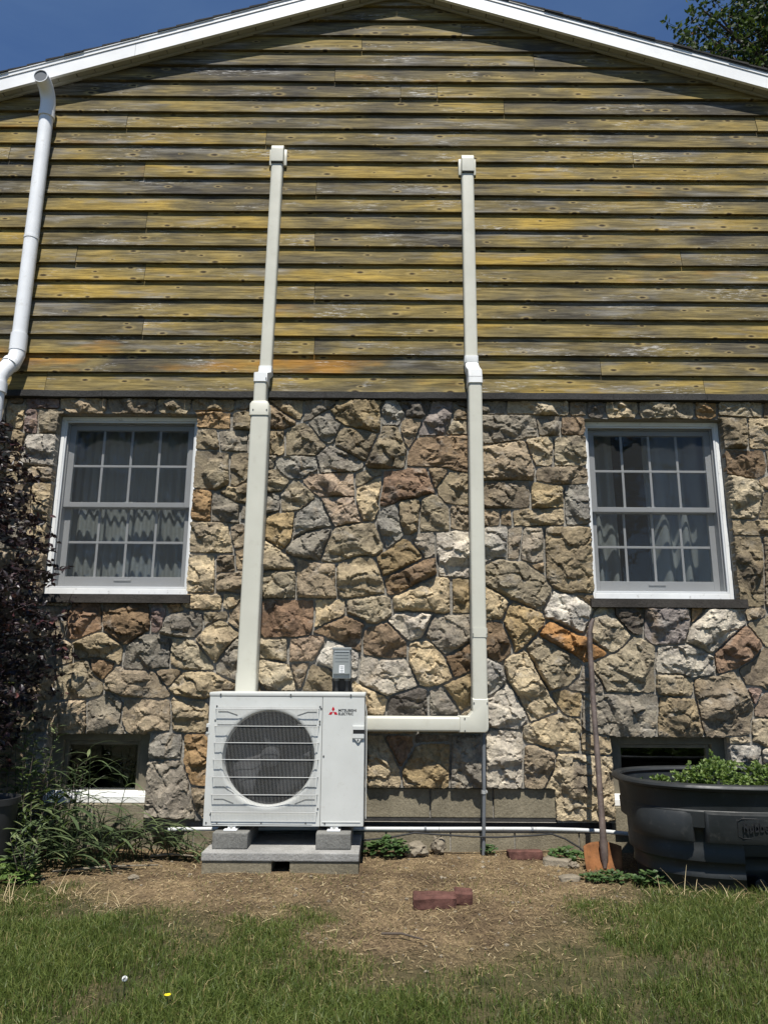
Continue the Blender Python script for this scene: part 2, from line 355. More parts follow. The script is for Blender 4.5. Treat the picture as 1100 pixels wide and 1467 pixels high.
# ================================================================== THE HOUSE
house = empty('house', (0, 0, 0), 'house gable with fieldstone lower wall and weathered ochre lap siding', 'house')
XL, XR = -4.05, 4.05                      # corners of the gable wall
RIDX, RIDZ, SLOPE = .08, 6.53, .327       # soffit line at the wall
def rake(x): return RIDZ - SLOPE * abs(x - RIDX)
WIN = [(-2.315, -1.318, 1.595, 2.928), (1.412, 2.392, 1.585, 2.912)]
BAS = [(-2.165, -1.497, .30, .745), (1.465, 2.24, .30, .745)]
WALL_TOP = 3.10
def hole_sheet(x0, x1, z0, z1, holes, y, depth, step=.12):
    """wall face with openings and their reveals"""
    xs = sorted(set([x0, x1] + [h[i] for h in holes for i in (0, 1)])); zs = sorted(set([z0, z1] + [h[i] for h in holes for i in (2, 3)]))
    def fine(a):
        o = []
        for p, q in zip(a, a[1:]):
            k = max(1, int(round((q-p)/step))); o += [p + (q-p)*i/k for i in range(k)]
        return o + [a[-1]]
    xs, zs = fine(xs), fine(zs); mb = MB(); n = len(xs)
    V = [(x, y + .006*fbm(x*3, z*3, 1.5) - .004, z) for z in zs for x in xs]; Fc = []
    for j in range(len(zs)-1):
        for i in range(n-1):
            cx, cz = (xs[i]+xs[i+1])/2, (zs[j]+zs[j+1])/2
            if any(h[0] < cx < h[1] and h[2] < cz < h[3] for h in holes): continue
            Fc.append((j*n+i, j*n+i+1, (j+1)*n+i+1, (j+1)*n+i))
    mb.add(V, Fc)
    for a, b, c, d in holes:
        y0, y1 = y - .006, y + depth
        mb.add([(a,y0,c),(a,y1,c),(a,y1,d),(a,y0,d)], [(0,1,2,3)]); mb.add([(b,y0,c),(b,y0,d),(b,y1,d),(b,y1,c)], [(0,1,2,3)])
        mb.add([(a,y0,d),(a,y1,d),(b,y1,d),(b,y0,d)], [(0,1,2,3)]); mb.add([(a,y0,c),(b,y0,c),(b,y1,c),(a,y1,c)], [(0,1,2,3)])
    mb.add([(x0,y,z0),(x0,.34,z0),(x0,.34,z1),(x0,y,z1)], [(0,1,2,3)]); mb.add([(x1,y,z0),(x1,.34,z0),(x1,.34,z1),(x1,y,z1)], [(0,1,2,3)])
    return mb
wall = hole_sheet(XL, XR, .22, WALL_TOP, WIN + BAS + [(-.985, 1.108, .22, .424)], -.010, .34).build('stone_wall', M['mortar'], house)

PAL = dict(t=(.375,.295,.190), y=(.50,.415,.265), g=(.335,.310,.255), k=(.345,.285,.180), w=(.58,.55,.48), o=(.43,.285,.135), b=(.275,.190,.110),
           r=(.30,.195,.125), d=(.165,.145,.120), p=(.31,.225,.20), s=(.355,.310,.240), a=(.42,.315,.155), v=(.315,.275,.255), n=(.42,.325,.235), e=(.27,.175,.110), x=(.42,.215,.065))
STONES = """t -2655,3001 -2580,3000 -2568,3016 -2580,3034 -2668,3034 -2668,3012
p -2511,2965 -2322,2964 -2315,2981 -2322,3028 -2339,3035 -2548,3034 -2553,3019 -2525,2975
t -2235,2929 -1998,2928 -1976,2964 -1980,3028 -1997,3035 -2302,3034 -2301,2965 -2261,2951
t -1934,2930 -1656,2928 -1626,2964 -1627,3021 -1643,3035 -1960,3034 -1967,3017 -1960,2976
y -1581,2929 -1404,2928 -1380,2964 -1380,3028 -1397,3035 -1606,3034 -1613,3023 -1612,2988 -1605,2959
k -1353,2953 -1086,2952 -1070,2962 -1074,3028 -1091,3035 -1360,3034 -1367,3017 -1360,2964
g -1052,2966 -983,2963 -952,2980 -882,2982 -835,3029 -851,3035 -1048,3034 -1055,3023
y -2589,2809 -2569,2809 -2556,2826 -2555,2945 -2544,2970 -2545,2985 -2554,2990 -2579,2981 -2673,2985 -2681,2957 -2665,2835 -2650,2820
p -2469,2779 -2456,2780 -2453,2795 -2467,2937 -2478,2950 -2524,2950 -2537,2933 -2542,2796 -2512,2784
k -2432,2780 -2312,2780 -2308,2920 -2276,2930 -2278,2940 -2321,2951 -2448,2946 -2453,2927
k -2589,2653 -2555,2651 -2544,2658 -2533,2769 -2580,2794 -2655,2804 -2662,2794 -2663,2747 -2655,2665 -2644,2658
w -2415,2539 -2321,2537 -2310,2544 -2309,2747 -2316,2764 -2501,2765 -2518,2758 -2526,2646 -2537,2615 -2536,2550 -2525,2543
t -2523,2425 -2316,2430 -2309,2441 -2310,2518 -2327,2525 -2535,2523 -2542,2496
y -2325,2149 -2312,2150 -2309,2159 -2310,2404 -2321,2411 -2428,2410 -2435,2399 -2435,2363 -2421,2179 -2404,2160
o -1173,2821 -1094,2822 -1094,2930 -1211,2939 -1338,2934 -1325,2915 -1322,2828
k -957,2809 -897,2809 -922,2910 -973,2948 -1048,2944 -1068,2934 -1073,2915 -1070,2822 -1031,2813
k -1185,2665 -1171,2665 -1160,2680 -1186,2808 -1205,2813 -1322,2810 -1322,2672
g -1077,2653 -964,2656 -965,2759 -974,2798 -1145,2801 -1164,2796 -1142,2660
g -939,2653 -900,2652 -888,2664 -888,2764 -906,2788 -941,2789 -952,2782 -947,2669
k -1173,2365 -1147,2371 -1090,2410 -1080,2424 -1092,2632 -1098,2638 -1144,2640 -1175,2651 -1323,2653 -1324,2394 -1318,2388 -1265,2381 -1206,2380
k -1036,2402 -965,2435 -949,2473 -947,2621 -954,2638 -1007,2639 -1066,2632 -1072,2626 -1073,2507 -1061,2447 -1064,2419
k -909,2419 -895,2419 -882,2436 -887,2501 -881,2609 -895,2631 -923,2633 -935,2621 -929,2483 -941,2447 -935,2435
k -1011,2281 -947,2279 -902,2288 -896,2362 -910,2394 -931,2415 -957,2421 -1026,2388 -1078,2396 -1131,2361 -1127,2345
o -1203,2149 -1193,2159 -1194,2356 -1247,2369 -1322,2372 -1324,2166 -1276,2154
g -1053,2143 -1007,2141 -992,2149 -1000,2178 -997,2259 -1153,2343 -1173,2348 -1181,2327 -1179,2161 -1168,2154
g -975,2167 -892,2170 -884,2188 -892,2262 -917,2267 -972,2262 -983,2213 -982,2178
y -1322,1934 -1028,1934 -1070,2132 -1170,2140 -1322,2138
t -1016,1964 -972,1968 -954,1980 -953,2087 -961,2121 -973,2132 -1036,2122 -1052,2109
k -938,1976 -890,1976 -871,2039 -882,2134 -900,2152 -941,2153 -951,2147 -941,2123
t -987,1819 -890,1820 -890,1958 -946,1960 -1005,1941 -994,1830
y -1305,1663 -1142,1664 -1139,1769 -1154,1910 -1322,1916 -1325,1679 -1322,1670
t -1131,1797 -1026,1806 -1010,1814 -1018,1908 -1037,1913 -1130,1910
t -915,1634 -901,1639 -893,1655 -896,1802 -977,1805 -1008,1794 -1096,1786 -1124,1778 -1127,1691 -1116,1672 -1097,1667 -1074,1672 -948,1654
y -1245,1543 -1088,1550 -1085,1613 -1096,1644 -1110,1654 -1145,1643 -1322,1646 -1326,1596 -1340,1584 -1325,1559
y -1041,1549 -1000,1564 -945,1635 -1008,1648 -1070,1652 -1071,1573 -1064,1556
t -3062,2822 -2688,2820 -2681,2831 -2696,2982 -2684,3007 -2688,3028 -2705,3035 -3100,3034 -3107,3023 -3105,2983 -3066,2926
y -3062,2648 -2807,2645 -2676,2652 -2670,2662 -2682,2794 -2699,2801 -3058,2800 -3065,2783
t -3063,2527 -2568,2526 -2550,2538 -2550,2626 -2562,2638 -2645,2643 -2681,2633 -3052,2632 -3064,2620 -3071,2561 -3070,2538
k -3062,2420 -2561,2417 -2546,2420 -2543,2429 -2557,2499 -2568,2512 -3041,2513 -3061,2509 -3070,2500
t -2445,2161 -2436,2166 -2435,2183 -2447,2387 -2455,2403 -2711,2405 -2747,2399 -3053,2399 -3064,2392 -3065,2183 -3058,2166 -2645,2165 -2615,2171 -2477,2171
g -3063,1951 -2448,1950 -2462,2145 -2483,2153 -3058,2152 -3069,2145 -3071,2129 -3071,1967
y -2426,1952 -2312,1952 -2312,2132 -2412,2144 -2445,2133 -2447,2099
t -2349,1735 -2316,1734 -2309,1745 -2309,1919 -2316,1936 -3047,1931 -3063,1929 -3070,1918 -3077,1841 -3070,1752 -3058,1740
k -3062,1568 -2436,1566 -2448,1720 -2465,1727 -3052,1726 -3068,1718 -3071,1709
t -2295,1567 -2117,1565 -2105,1571 -2102,1586 -2302,1590 -2309,1601 -2312,1718 -2432,1724 -2423,1607 -2414,1574
r -2073,1345 -2041,1345 -1874,1411 -1884,1546 -1891,1569 -1906,1584 -2057,1589 -2082,1572 -2099,1439 -2099,1373 -2094,1360
b -1707,1310 -1681,1321 -1596,1386 -1555,1405 -1553,1445 -1567,1557 -1583,1583 -1595,1589 -1868,1586 -1871,1529 -1857,1411
p -1538,1394 -1507,1393 -1480,1420 -1470,1440 -1468,1480 -1452,1512 -1457,1553 -1494,1588 -1533,1587 -1552,1558
o -1431,1521 -1357,1531 -1342,1540 -1340,1551 -1375,1587 -1444,1588 -1450,1578
g -1335,1363 -1255,1363 -1204,1420 -1212,1504 -1223,1523 -1313,1535 -1350,1518 -1402,1510 -1437,1497 -1456,1462 -1459,1417 -1482,1392 -1484,1382 -1414,1368
y -1185,1442 -1095,1485 -1051,1483 -1040,1504 -1052,1532 -1196,1526 -1193,1457
t -915,1382 -868,1396 -858,1410 -857,1433 -889,1575 -908,1604 -935,1611 -960,1590 -988,1552 -1026,1530 -1030,1518 -1022,1494 -1034,1465
y -1113,1196 -1103,1199 -1050,1278 -984,1356 -944,1381 -1052,1460 -1080,1468 -1095,1467 -1179,1425 -1239,1349
k -1742,1184 -1729,1183 -1722,1194 -1720,1296 -1855,1388 -1899,1383 -2044,1324 -2038,1254 -2026,1212 -1902,1232 -1783,1215 -1762,1206
g -1575,1153 -1517,1151 -1486,1162 -1408,1168 -1415,1199 -1409,1229 -1412,1352 -1474,1362 -1512,1378 -1576,1378 -1698,1290 -1707,1181 -1701,1171 -1684,1158
y -1311,1153 -1127,1151 -1116,1158 -1116,1174 -1255,1341 -1389,1351 -1397,1271 -1395,1189 -1371,1171
g -975,1087 -964,1090 -931,1123 -928,1174 -913,1195 -900,1242 -900,1312 -928,1358 -969,1347 -987,1329 -1044,1260 -1096,1180 -1097,1139
b -1845,1087 -1834,1090 -1774,1162 -1769,1175 -1775,1193 -1806,1204 -1895,1217 -1927,1215 -1893,1117
y -2121,956 -1901,971 -1842,990 -1830,1008 -1830,1060 -1905,1105 -1939,1197 -1950,1210 -2032,1192 -2134,1156 -2141,1139 -2135,995
t -1611,973 -1433,971 -1393,979 -1384,991 -1501,1131 -1529,1139 -1696,1146 -1723,1167 -1746,1164 -1815,1089 -1814,1016 -1777,1011 -1702,978
t -1413,1051 -1399,1051 -1384,1066 -1330,1132 -1330,1146 -1379,1157 -1462,1150 -1484,1142 -1464,1108
y -1239,967 -1152,966 -1119,987 -979,1027 -962,1059 -1128,1138 -1299,1137 -1400,1027 -1359,991
t -2144,1172 -2064,1194 -2048,1207 -2059,1311 -2106,1342 -2145,1323 -2152,1312 -2153,1211
t -2235,949 -2160,954 -2148,966 -2154,1120 -2161,1143 -2172,1150 -2243,1157 -2260,1144 -2242,960
t -2115,745 -1943,743 -1924,748 -1919,797 -1934,950 -1991,953 -2210,932 -2211,919 -2159,767 -2151,757
g -1898,746 -1671,745 -1677,769 -1702,810 -1697,935 -1708,960 -1777,993 -1805,995 -1837,973 -1908,948 -1919,917
t -1629,745 -1535,743 -1486,766 -1376,770 -1373,821 -1388,962 -1451,953 -1541,959 -1682,956 -1690,828 -1650,760
y -1287,757 -1157,755 -1129,775 -1123,785 -1135,927 -1158,946 -1270,954 -1360,976 -1371,963 -1373,947 -1354,774 -1342,762
g -1491,595 -1292,596 -1292,740 -1368,752 -1494,744 -1499,617
o -1203,433 -1127,431 -1110,444 -1122,712 -1152,742 -1264,742 -1271,731 -1270,576 -1216,444
s -1461,235 -1199,233 -1182,240 -1183,267 -1234,420 -1231,441 -1290,580 -1487,575 -1498,568 -1499,257 -1493,245
t -1130,236 -1079,233 -1063,241 -1049,305 -1051,351 -1117,411 -1210,418 -1215,403 -1173,283
t -2373,1345 -2177,1349 -2148,1344 -2128,1354 -2117,1373 -2105,1499 -2108,1544 -2159,1553 -2456,1550 -2459,1511 -2440,1356 -2429,1349
b -3063,1351 -2460,1350 -2454,1360 -2478,1546 -2501,1553 -2981,1553 -3058,1546 -3071,1535 -3077,1511 -3071,1367
t -3057,1135 -2501,1139 -2376,1146 -2369,1163 -2388,1324 -2394,1330 -2442,1334 -3058,1330 -3069,1323 -3071,1295 -3065,1151
g -2354,1154 -2304,1152 -2261,1169 -2168,1166 -2170,1332 -2195,1337 -2372,1328
t -3062,944 -2262,942 -2255,965 -2274,1132 -2285,1139 -2333,1139 -2381,1127 -3058,1120 -3065,1103
k -3056,758 -2195,755 -2180,758 -2177,767 -2227,921 -2237,933 -3041,929 -3060,924 -3065,911
t -3062,512 -2292,510 -2285,521 -2310,730 -2317,741 -2333,743 -3052,742 -3059,731 -3065,659
g -2265,511 -2171,509 -2160,516 -2159,725 -2166,742 -2279,743 -2295,735 -2272,522
t -3068,236 -2166,234 -2159,251 -2160,490 -2183,497 -2819,497 -2855,491 -3058,490 -3074,482 -3076,474
t -813,997 -793,997 -782,1017 -846,1084 -856,1122 -898,1164 -909,1166 -916,1156 -919,1105 -946,1072 -951,1021 -934,1008
k -621,2893 -596,2894 -582,2928 -584,3032 -817,3032 -815,3023 -778,3000 -729,2953
t -873,2821 -708,2820 -631,2857 -624,2872 -735,2941 -793,2991 -821,3003 -859,2971 -929,2969 -944,2961 -942,2950 -907,2925 -891,2839
s -578,2882 -564,2880 -511,2899 -435,2955 -394,2968 -355,3013 -350,3032 -560,3032 -563,2933
a -52,2798 -38,2804 -30,2838 -35,2975 -23,3017 -31,3033 -322,3034 -380,2956 -345,2899 -283,2853 -190,2826
g 69,2851 100,2852 115,2897 137,2917 137,2937 88,3032 8,3034 -16,2980 -16,2868 -4,2856
d 201,2911 270,2910 287,2923 305,2947 318,2994 322,3016 314,3030 295,3035 112,3032 111,3019 160,2918
v 244,2780 397,2783 419,2797 468,2898 484,3032 340,3032 318,2940 275,2875 243,2799
d 573,2989 588,2988 599,2995 600,3022 593,3033 508,3032 507,3019 525,3001
t 490,2900 594,2898 601,2909 599,2961 587,2973 530,2982 495,2996 487,2981
y 447,2785 598,2792 598,2876 565,2885 483,2883 441,2805
g -393,2713 -375,2715 -363,2727 -314,2853 -354,2884 -392,2942 -413,2945 -435,2937 -536,2868 -432,2734
k -519,2623 -488,2624 -412,2692 -412,2701 -450,2734 -529,2835 -559,2859 -591,2859 -680,2816 -689,2795 -687,2631
k -735,2624 -715,2629 -702,2646 -710,2798 -866,2798 -875,2771 -870,2638 -755,2633
k -142,2582 -133,2587 -115,2629 -56,2780 -283,2832 -316,2806 -345,2733 -345,2707 -315,2683
k -63,2533 115,2537 137,2551 156,2662 95,2835 7,2843 -14,2834 -25,2791 -39,2775 -130,2560 -118,2538
t 170,2684 221,2767 225,2793 262,2880 257,2889 157,2901 123,2877 116,2842 122,2808 147,2719
b 590,2510 599,2515 601,2531 601,2759 593,2775 254,2764 231,2751 171,2661 157,2585 164,2556 403,2549 449,2541 488,2520
g -435,2497 -192,2514 -151,2533 -144,2560 -151,2571 -376,2698 -396,2688 -470,2620 -456,2584 -448,2514
g -651,2455 -577,2455 -519,2499 -478,2512 -469,2521 -467,2543 -478,2598 -492,2608 -593,2615 -701,2615 -732,2604 -753,2577 -753,2545 -690,2476
g -866,2534 -778,2536 -770,2545 -772,2578 -757,2605 -760,2616 -821,2621 -860,2612 -869,2579
k -873,2359 -791,2357 -715,2365 -676,2410 -662,2439 -705,2467 -751,2523 -791,2513 -862,2512 -869,2501 -870,2412 -886,2386
n -447,2329 -206,2336 -205,2393 -214,2418 -218,2492 -269,2495 -431,2483 -473,2495 -507,2487 -525,2475 -564,2443 -563,2429 -492,2362
k -189,2408 -141,2421 -65,2471 -25,2485 -18,2496 -19,2511 -35,2519 -124,2524 -163,2503 -194,2498 -197,2423
y -140,2156 -70,2164 -60,2178 -59,2201 -33,2241 -46,2278 -17,2447 -23,2469 -69,2451 -137,2405 -189,2385 -191,2327 -184,2292 -171,2233
r -9,2264 95,2293 116,2308 222,2322 315,2355 352,2360 290,2532 163,2537 126,2520 4,2516 -3,2483 0,2454 -29,2291 -26,2276
t 352,2402 362,2404 407,2467 435,2511 436,2528 355,2537 310,2534
k 573,2269 593,2269 601,2285 606,2446 600,2488 594,2494 499,2507 453,2505 369,2391 375,2347 420,2302 447,2287
k -698,2228 -665,2225 -585,2235 -490,2308 -476,2326 -587,2435 -611,2445 -633,2439 -710,2338 -707,2261
g -861,2198 -724,2224 -719,2279 -728,2342 -872,2342 -886,2292 -876,2272 -874,2214
g -620,2036 -607,2035 -531,2079 -362,2125 -446,2312 -459,2313 -477,2301 -562,2230 -596,2210 -604,2188
n -333,2119 -159,2155 -211,2319 -428,2312 -346,2130
g 21,1970 116,2038 126,2052 125,2073 104,2130 91,2261 84,2272 57,2271 -6,2244 -46,2188 -46,2130
k 170,2060 228,2088 247,2285 245,2301 234,2308 129,2295 114,2286 104,2266 117,2137 141,2071
k 250,2090 433,2093 448,2101 445,2237 437,2265 365,2337 332,2344 261,2313 247,2153
t 531,2101 583,2099 594,2106 597,2247 498,2266 465,2265 457,2249 459,2119 476,2106
a -693,1958 -670,1972 -637,2023 -623,2117 -620,2216 -724,2206 -864,2178 -873,2165 -863,2141 -862,2064 -851,2045 -799,2025
g -465,1885 -444,1884 -433,1897 -361,2095 -366,2104 -537,2061 -624,2010 -668,1947 -663,1933 -604,1904 -582,1906
k -417,1873 -311,1873 -172,1918 -60,1914 -28,1936 -7,1957 -6,1984 -68,2144 -148,2140 -342,2100 -418,1894 -422,1879
s 285,1904 327,1917 346,1933 343,2069 336,2080 230,2068 178,2043
w 579,1771 632,1798 643,1841 641,1869 606,1912 596,1938 598,2078 481,2093 445,2081 358,2078 361,1931 373,1895 376,1790 409,1781
a -3,1778 27,1785 260,1900 254,1920 170,2022 129,2031 41,1963 -12,1932 -42,1902 -45,1885
b 39,1651 105,1665 349,1787 358,1806 350,1908 267,1881 18,1764 8,1746 26,1668
y -861,1813 -618,1818 -602,1826 -600,1852 -619,1893 -675,1921 -703,1947 -799,2007 -849,2024 -862,2008 -869,1961 -869,1829
k -873,1591 -859,1591 -808,1624 -598,1630 -593,1649 -596,1802 -833,1799 -876,1788 -881,1769 -877,1655 -885,1607
t -459,1627 -335,1625 -314,1639 -329,1709 -327,1857 -419,1859 -586,1888 -591,1883 -581,1847 -586,1824 -580,1638 -569,1631
y -279,1627 -246,1626 4,1664 6,1696 -7,1749 -64,1890 -119,1901 -178,1900 -302,1856 -317,1823 -311,1697 -297,1645
y 351,1531 409,1529 444,1542 445,1751 431,1767 351,1773 117,1653 75,1641 64,1629 67,1553 74,1542 163,1547 193,1541 325,1541
a 466,1538 571,1535 596,1552 607,1583 608,1702 627,1749 606,1756 517,1763 466,1760
y 1071,2935 1295,2935 1303,2951 1301,3027 1279,3035 878,3034 871,3023 871,2969 879,2947 1045,2945
g 627,2941 745,2939 845,2947 858,2988 858,3028 841,3035 621,3033 614,3022 613,2987
t 1329,2935 1426,2936 1426,3032 1339,3035 1320,3030 1315,2951
d 1461,2917 1531,2915 1543,2921 1554,2946 1558,3032 1444,3032 1442,2946
y 1593,2917 1768,2918 1794,2958 1794,3028 1777,3035 1588,3032 1574,3010 1573,2957
y 1827,2917 2172,2916 2183,2923 2196,2952 2196,3028 2179,3035 1820,3034 1813,3023 1807,2957
o 2224,2918 2317,2915 2348,2932 2359,2999 2356,3032 2218,3032 2209,2951
y 2541,2929 2674,2930 2685,3033 2395,3035 2373,3027 2374,2942
t 2692,2930 3060,2928 3067,2945 3060,3028 3043,3035 2714,3034 2702,3022
g 616,2708 864,2736 960,2754 1004,2770 1073,2779 1080,2794 1067,2907 1044,2926 883,2927 859,2933 829,2927 649,2927 621,2919 613,2903 619,2873
g 1101,2785 1234,2786 1234,2918 1105,2921 1086,2916 1081,2897 1087,2843 1094,2796
b 1252,2792 1381,2789 1400,2794 1417,2819 1412,2916 1387,2921 1260,2916 1249,2825
t 627,2455 1036,2456 1045,2477 1044,2542 982,2738 962,2740 846,2718 622,2690 613,2609 613,2519 620,2466
y 1060,2564 1141,2561 1170,2574 1183,2747 1175,2769 1099,2771 1000,2750 999,2737
y 1192,2564 1339,2561 1398,2568 1414,2576 1415,2779 1249,2771 1200,2760 1189,2651
t 1209,2425 1409,2437 1417,2453 1415,2535 1403,2547 1387,2549 1117,2549 1070,2542 1057,2495 1060,2456
t 616,2258 931,2255 990,2262 1003,2285 1007,2439 985,2447 889,2435 627,2433 613,2405
a 1018,2258 1075,2255 1235,2265 1234,2402 1218,2410 1050,2440 1032,2436 1021,2417
g 1258,2138 1393,2141 1415,2155 1417,2399 1409,2421 1267,2417 1256,2410 1249,2195
y 892,2132 955,2135 979,2129 1224,2142 1236,2154 1236,2224 1228,2246 1213,2249 1020,2238 991,2247 896,2236 889,2225
t 616,2126 751,2129 784,2138 793,2171 790,2240 616,2240
t 855,2131 870,2130 877,2141 870,2236 824,2236 813,2229 806,2200 806,2148
w 669,1879 689,1879 764,1912 826,1910 841,2087 840,2110 833,2121 637,2111 610,2102 614,1938 633,1909
s 845,1903 901,1901 912,1908 946,2118 942,2122 878,2116 854,2104
s 981,1879 1032,1878 1085,1897 1087,2105 1080,2122 974,2116 957,2103 931,1919 940,1898
k 1269,1669 1303,1679 1399,1673 1416,1680 1417,2105 1409,2126 1135,2123 1113,2115 1106,2104 1101,1771 1147,1703 1208,1674
t 1077,1808 1087,1817 1082,1872 1071,1875 1026,1860 1001,1862 1008,1852
k 1035,1555 1063,1559 1119,1671 1126,1698 1093,1751 1085,1779 1070,1794 990,1846 973,1865 936,1882 847,1883 816,1894 769,1895 690,1854 650,1782 660,1756 696,1720 851,1629
a 1401,1585 1414,1586 1417,1595 1412,1656 1301,1659
y 651,1466 692,1486 782,1492 797,1507 833,1601 821,1629 649,1731 626,1708 619,1565 630,1528 632,1488
k 2392,2696 2527,2693 2546,2698 2563,2837 2560,2912 2377,2927 2364,2922 2363,2917 2386,2912 2389,2903
y 2577,2695 3060,2694 3067,2705 3072,2874 3066,2908 3049,2915 2588,2914 2581,2903 2569,2771 2569,2711
b 2541,2485 2598,2484 2651,2509 2665,2567 2656,2678 2392,2678 2392,2516
t 2811,2509 3058,2510 3067,2609 3065,2667 3043,2675 2680,2678 2677,2549 2688,2518
y 2427,2191 2532,2190 2554,2198 2573,2221 2632,2395 2579,2463 2418,2494 2396,2494 2390,2488 2389,2207 2396,2196
t 3056,2360 3067,2375 3073,2471 3066,2488 3025,2495 2671,2495 2623,2477 2608,2463 2616,2440 2654,2400
k 2579,2197 3054,2196 3061,2207 3066,2332 3059,2343 3013,2351 2654,2380 2636,2368
y 2392,2078 2833,2075 2869,2081 3055,2081 3071,2093 3062,2112 3061,2165 3054,2176 2587,2177 2558,2182 2521,2171 2473,2177 2392,2174
k 2392,1586 2521,1589 2550,1602 2581,1967 2580,2014 2568,2062 2407,2063 2390,2056
t 2595,1561 3025,1559 3059,1585 3066,1596 3073,1679 3073,1757 3061,1793 3073,2027 3068,2058 3043,2063 2596,2060 2593,1931 2563,1607 2571,1585
w 1299,1405 1320,1404 1331,1411 1402,1563 1281,1651 1196,1662 1146,1680 1077,1551 1083,1507 1095,1496 1127,1491
a 868,1280 885,1281 929,1309 1034,1414 1061,1447 1075,1481 1060,1532 870,1604 845,1585 802,1474 863,1317
d 1706,1394 1718,1402 1723,1415 1729,1541 1723,1571 1705,1577 1552,1574 1545,1531 1638,1420 1653,1405
y 1491,1285 1523,1285 1589,1327 1642,1390 1538,1518 1512,1540 1492,1574 1448,1576 1423,1559 1359,1449 1352,1398 1368,1366
v 1803,1333 1915,1337 1988,1348 2040,1476 2041,1553 2033,1569 2011,1577 1765,1577 1746,1572 1736,1380 1776,1342
o 2056,1484 2066,1486 2114,1534 2135,1561 2134,1574 2062,1574
w 2163,1279 2192,1294 2408,1474 2404,1568 2353,1577 2168,1576 2093,1489 2052,1458 2019,1383 2013,1351
t 2433,1495 2531,1519 2558,1546 2561,1563 2539,1577 2467,1577 2432,1570 2425,1559 2425,1517
k 3051,1303 3064,1304 3073,1325 3067,1499 3062,1512 3030,1546 2594,1546 2543,1507 2439,1479 2432,1468 2534,1326
r 2199,1153 2220,1152 2333,1183 2444,1252 2504,1324 2501,1341 2420,1452 2409,1455 2394,1446 2190,1272 2191,1169
w 2019,1123 2142,1140 2174,1150 2179,1181 2168,1260 2010,1330 1818,1314 1796,1192 1798,1154 1968,1144
x 1323,1215 1355,1219 1457,1255 1474,1267 1472,1278 1368,1348 1337,1383 1299,1387 1115,1479 1092,1470 1041,1401 1047,1381 1307,1233
k 1089,1028 1208,1066 1286,1132 1308,1198 1289,1227 1021,1377 957,1317 950,1302 1027,1133
y 1462,1028 1747,1025 1766,1030 1777,1061 1777,1169 1798,1316 1755,1339 1709,1377 1664,1384 1592,1312 1553,1285 1523,1267 1497,1263 1469,1243 1368,1206 1366,1195 1439,1083
s 1311,1021 1417,1019 1440,1032 1421,1083 1344,1198 1323,1191 1298,1120 1216,1053 1227,1039 1296,1030
y 1905,1003 2012,1006 2023,1025 2029,1085 2024,1104 1956,1132 1798,1136 1789,1049 1801,1013 1813,1007
t 2086,746 2185,743 2215,755 2352,762 2369,775 2384,856 2400,888 2405,941 2381,1029 2321,1161 2306,1162 2208,1134 2084,1120 2043,1107 2035,1019 2046,988 2072,804
t 2511,1045 2899,1049 3041,1057 3061,1091 3066,1282 3055,1289 2971,1295 2517,1311 2456,1240 2347,1175 2341,1163 2382,1078 2478,1072
p 2421,957 2476,1033 2466,1054 2401,1055 2390,1048
n 2445,871 3060,870 3067,893 3060,1018 3050,1032 3031,1037 2510,1030 2472,1002 2441,949 2420,928 2415,883
y 2835,679 3064,680 3073,773 3066,844 3060,850 2407,861 2397,849 2384,778 2389,749 2383,725 2390,714 2423,711 2461,689
k 1791,745 2041,743 2060,748 2064,772 2030,984 1825,995 1806,990 1777,785 1779,757
g 1497,745 1729,743 1751,751 1764,780 1789,977 1784,1008 1765,1013 1627,1007 1453,1011 1417,1001 1369,1007 1312,1004 1291,851 1292,810 1299,793 1311,781 1358,768 1476,754
a 1245,871 1272,870 1283,889 1294,1002 1289,1011 1278,1018 1226,1020 1189,1037 1110,1020 1109,993 1161,907 1197,877
y 957,841 989,847 1127,901 1134,916 1033,1091 949,1271 926,1286 893,1267 855,1263 834,1248 805,1223 799,1193 821,1089 845,1059 931,905
w 735,793 882,792 935,847 935,861 907,917 829,1055 815,1065 799,1061 768,1038 719,991 661,971 644,952 631,893 639,865 690,802
y 1161,655 1249,653 1260,660 1268,748 1284,780 1273,851 1190,864 1148,890 965,823 939,824 909,801 902,768 909,733 927,709 984,700 1112,660
y 1413,637 1452,636 1469,649 1468,734 1309,765 1290,756 1279,731 1284,652 1315,641
t 910,428 1009,425 1028,436 1091,553 1105,629 1099,647 972,688 932,688 918,678 901,485 902,444
w 664,428 859,425 877,431 889,467 895,635 905,701 886,770 775,779 703,779 687,771 667,731 661,599
y 1102,236 1429,233 1466,244 1471,263 1468,620 1285,629 1261,639 1122,636 1104,546 1042,430 1092,424 1098,418
w 2236,596 2412,594 2418,600 2419,653 2428,681 2407,695 2240,694 2233,683
y 2236,710 2299,707 2358,714 2369,721 2370,742 2353,749 2240,742 2233,731
w 2979,571 3043,569 3062,580 3067,647 3055,659 2460,676 2448,672 2438,658 2437,593 2449,581
t 2236,236 3060,234 3073,257 3073,455 3071,503 3059,549 3037,557 2449,563 2407,575 2240,574 2233,557
e -783,1363 -647,1373 -611,1367 -496,1384 -481,1399 -473,1433 -467,1493 -470,1610 -749,1613 -816,1602 -844,1570 -850,1464 -834,1402
y -458,1436 -427,1441 -268,1516 -257,1535 -262,1608 -299,1617 -452,1610 -451,1499
y -104,1460 -43,1459 17,1483 50,1510 58,1528 50,1554 44,1632 7,1647 -242,1610 -245,1541 -237,1525 -135,1483
b -148,1274 -142,1408 -121,1445 -151,1473 -250,1504 -466,1408 -460,1398 -384,1378 -364,1362 -325,1353
b 27,1237 73,1235 154,1244 152,1338 23,1466 -60,1440 -102,1434 -124,1402 -131,1337 -128,1262 -112,1254
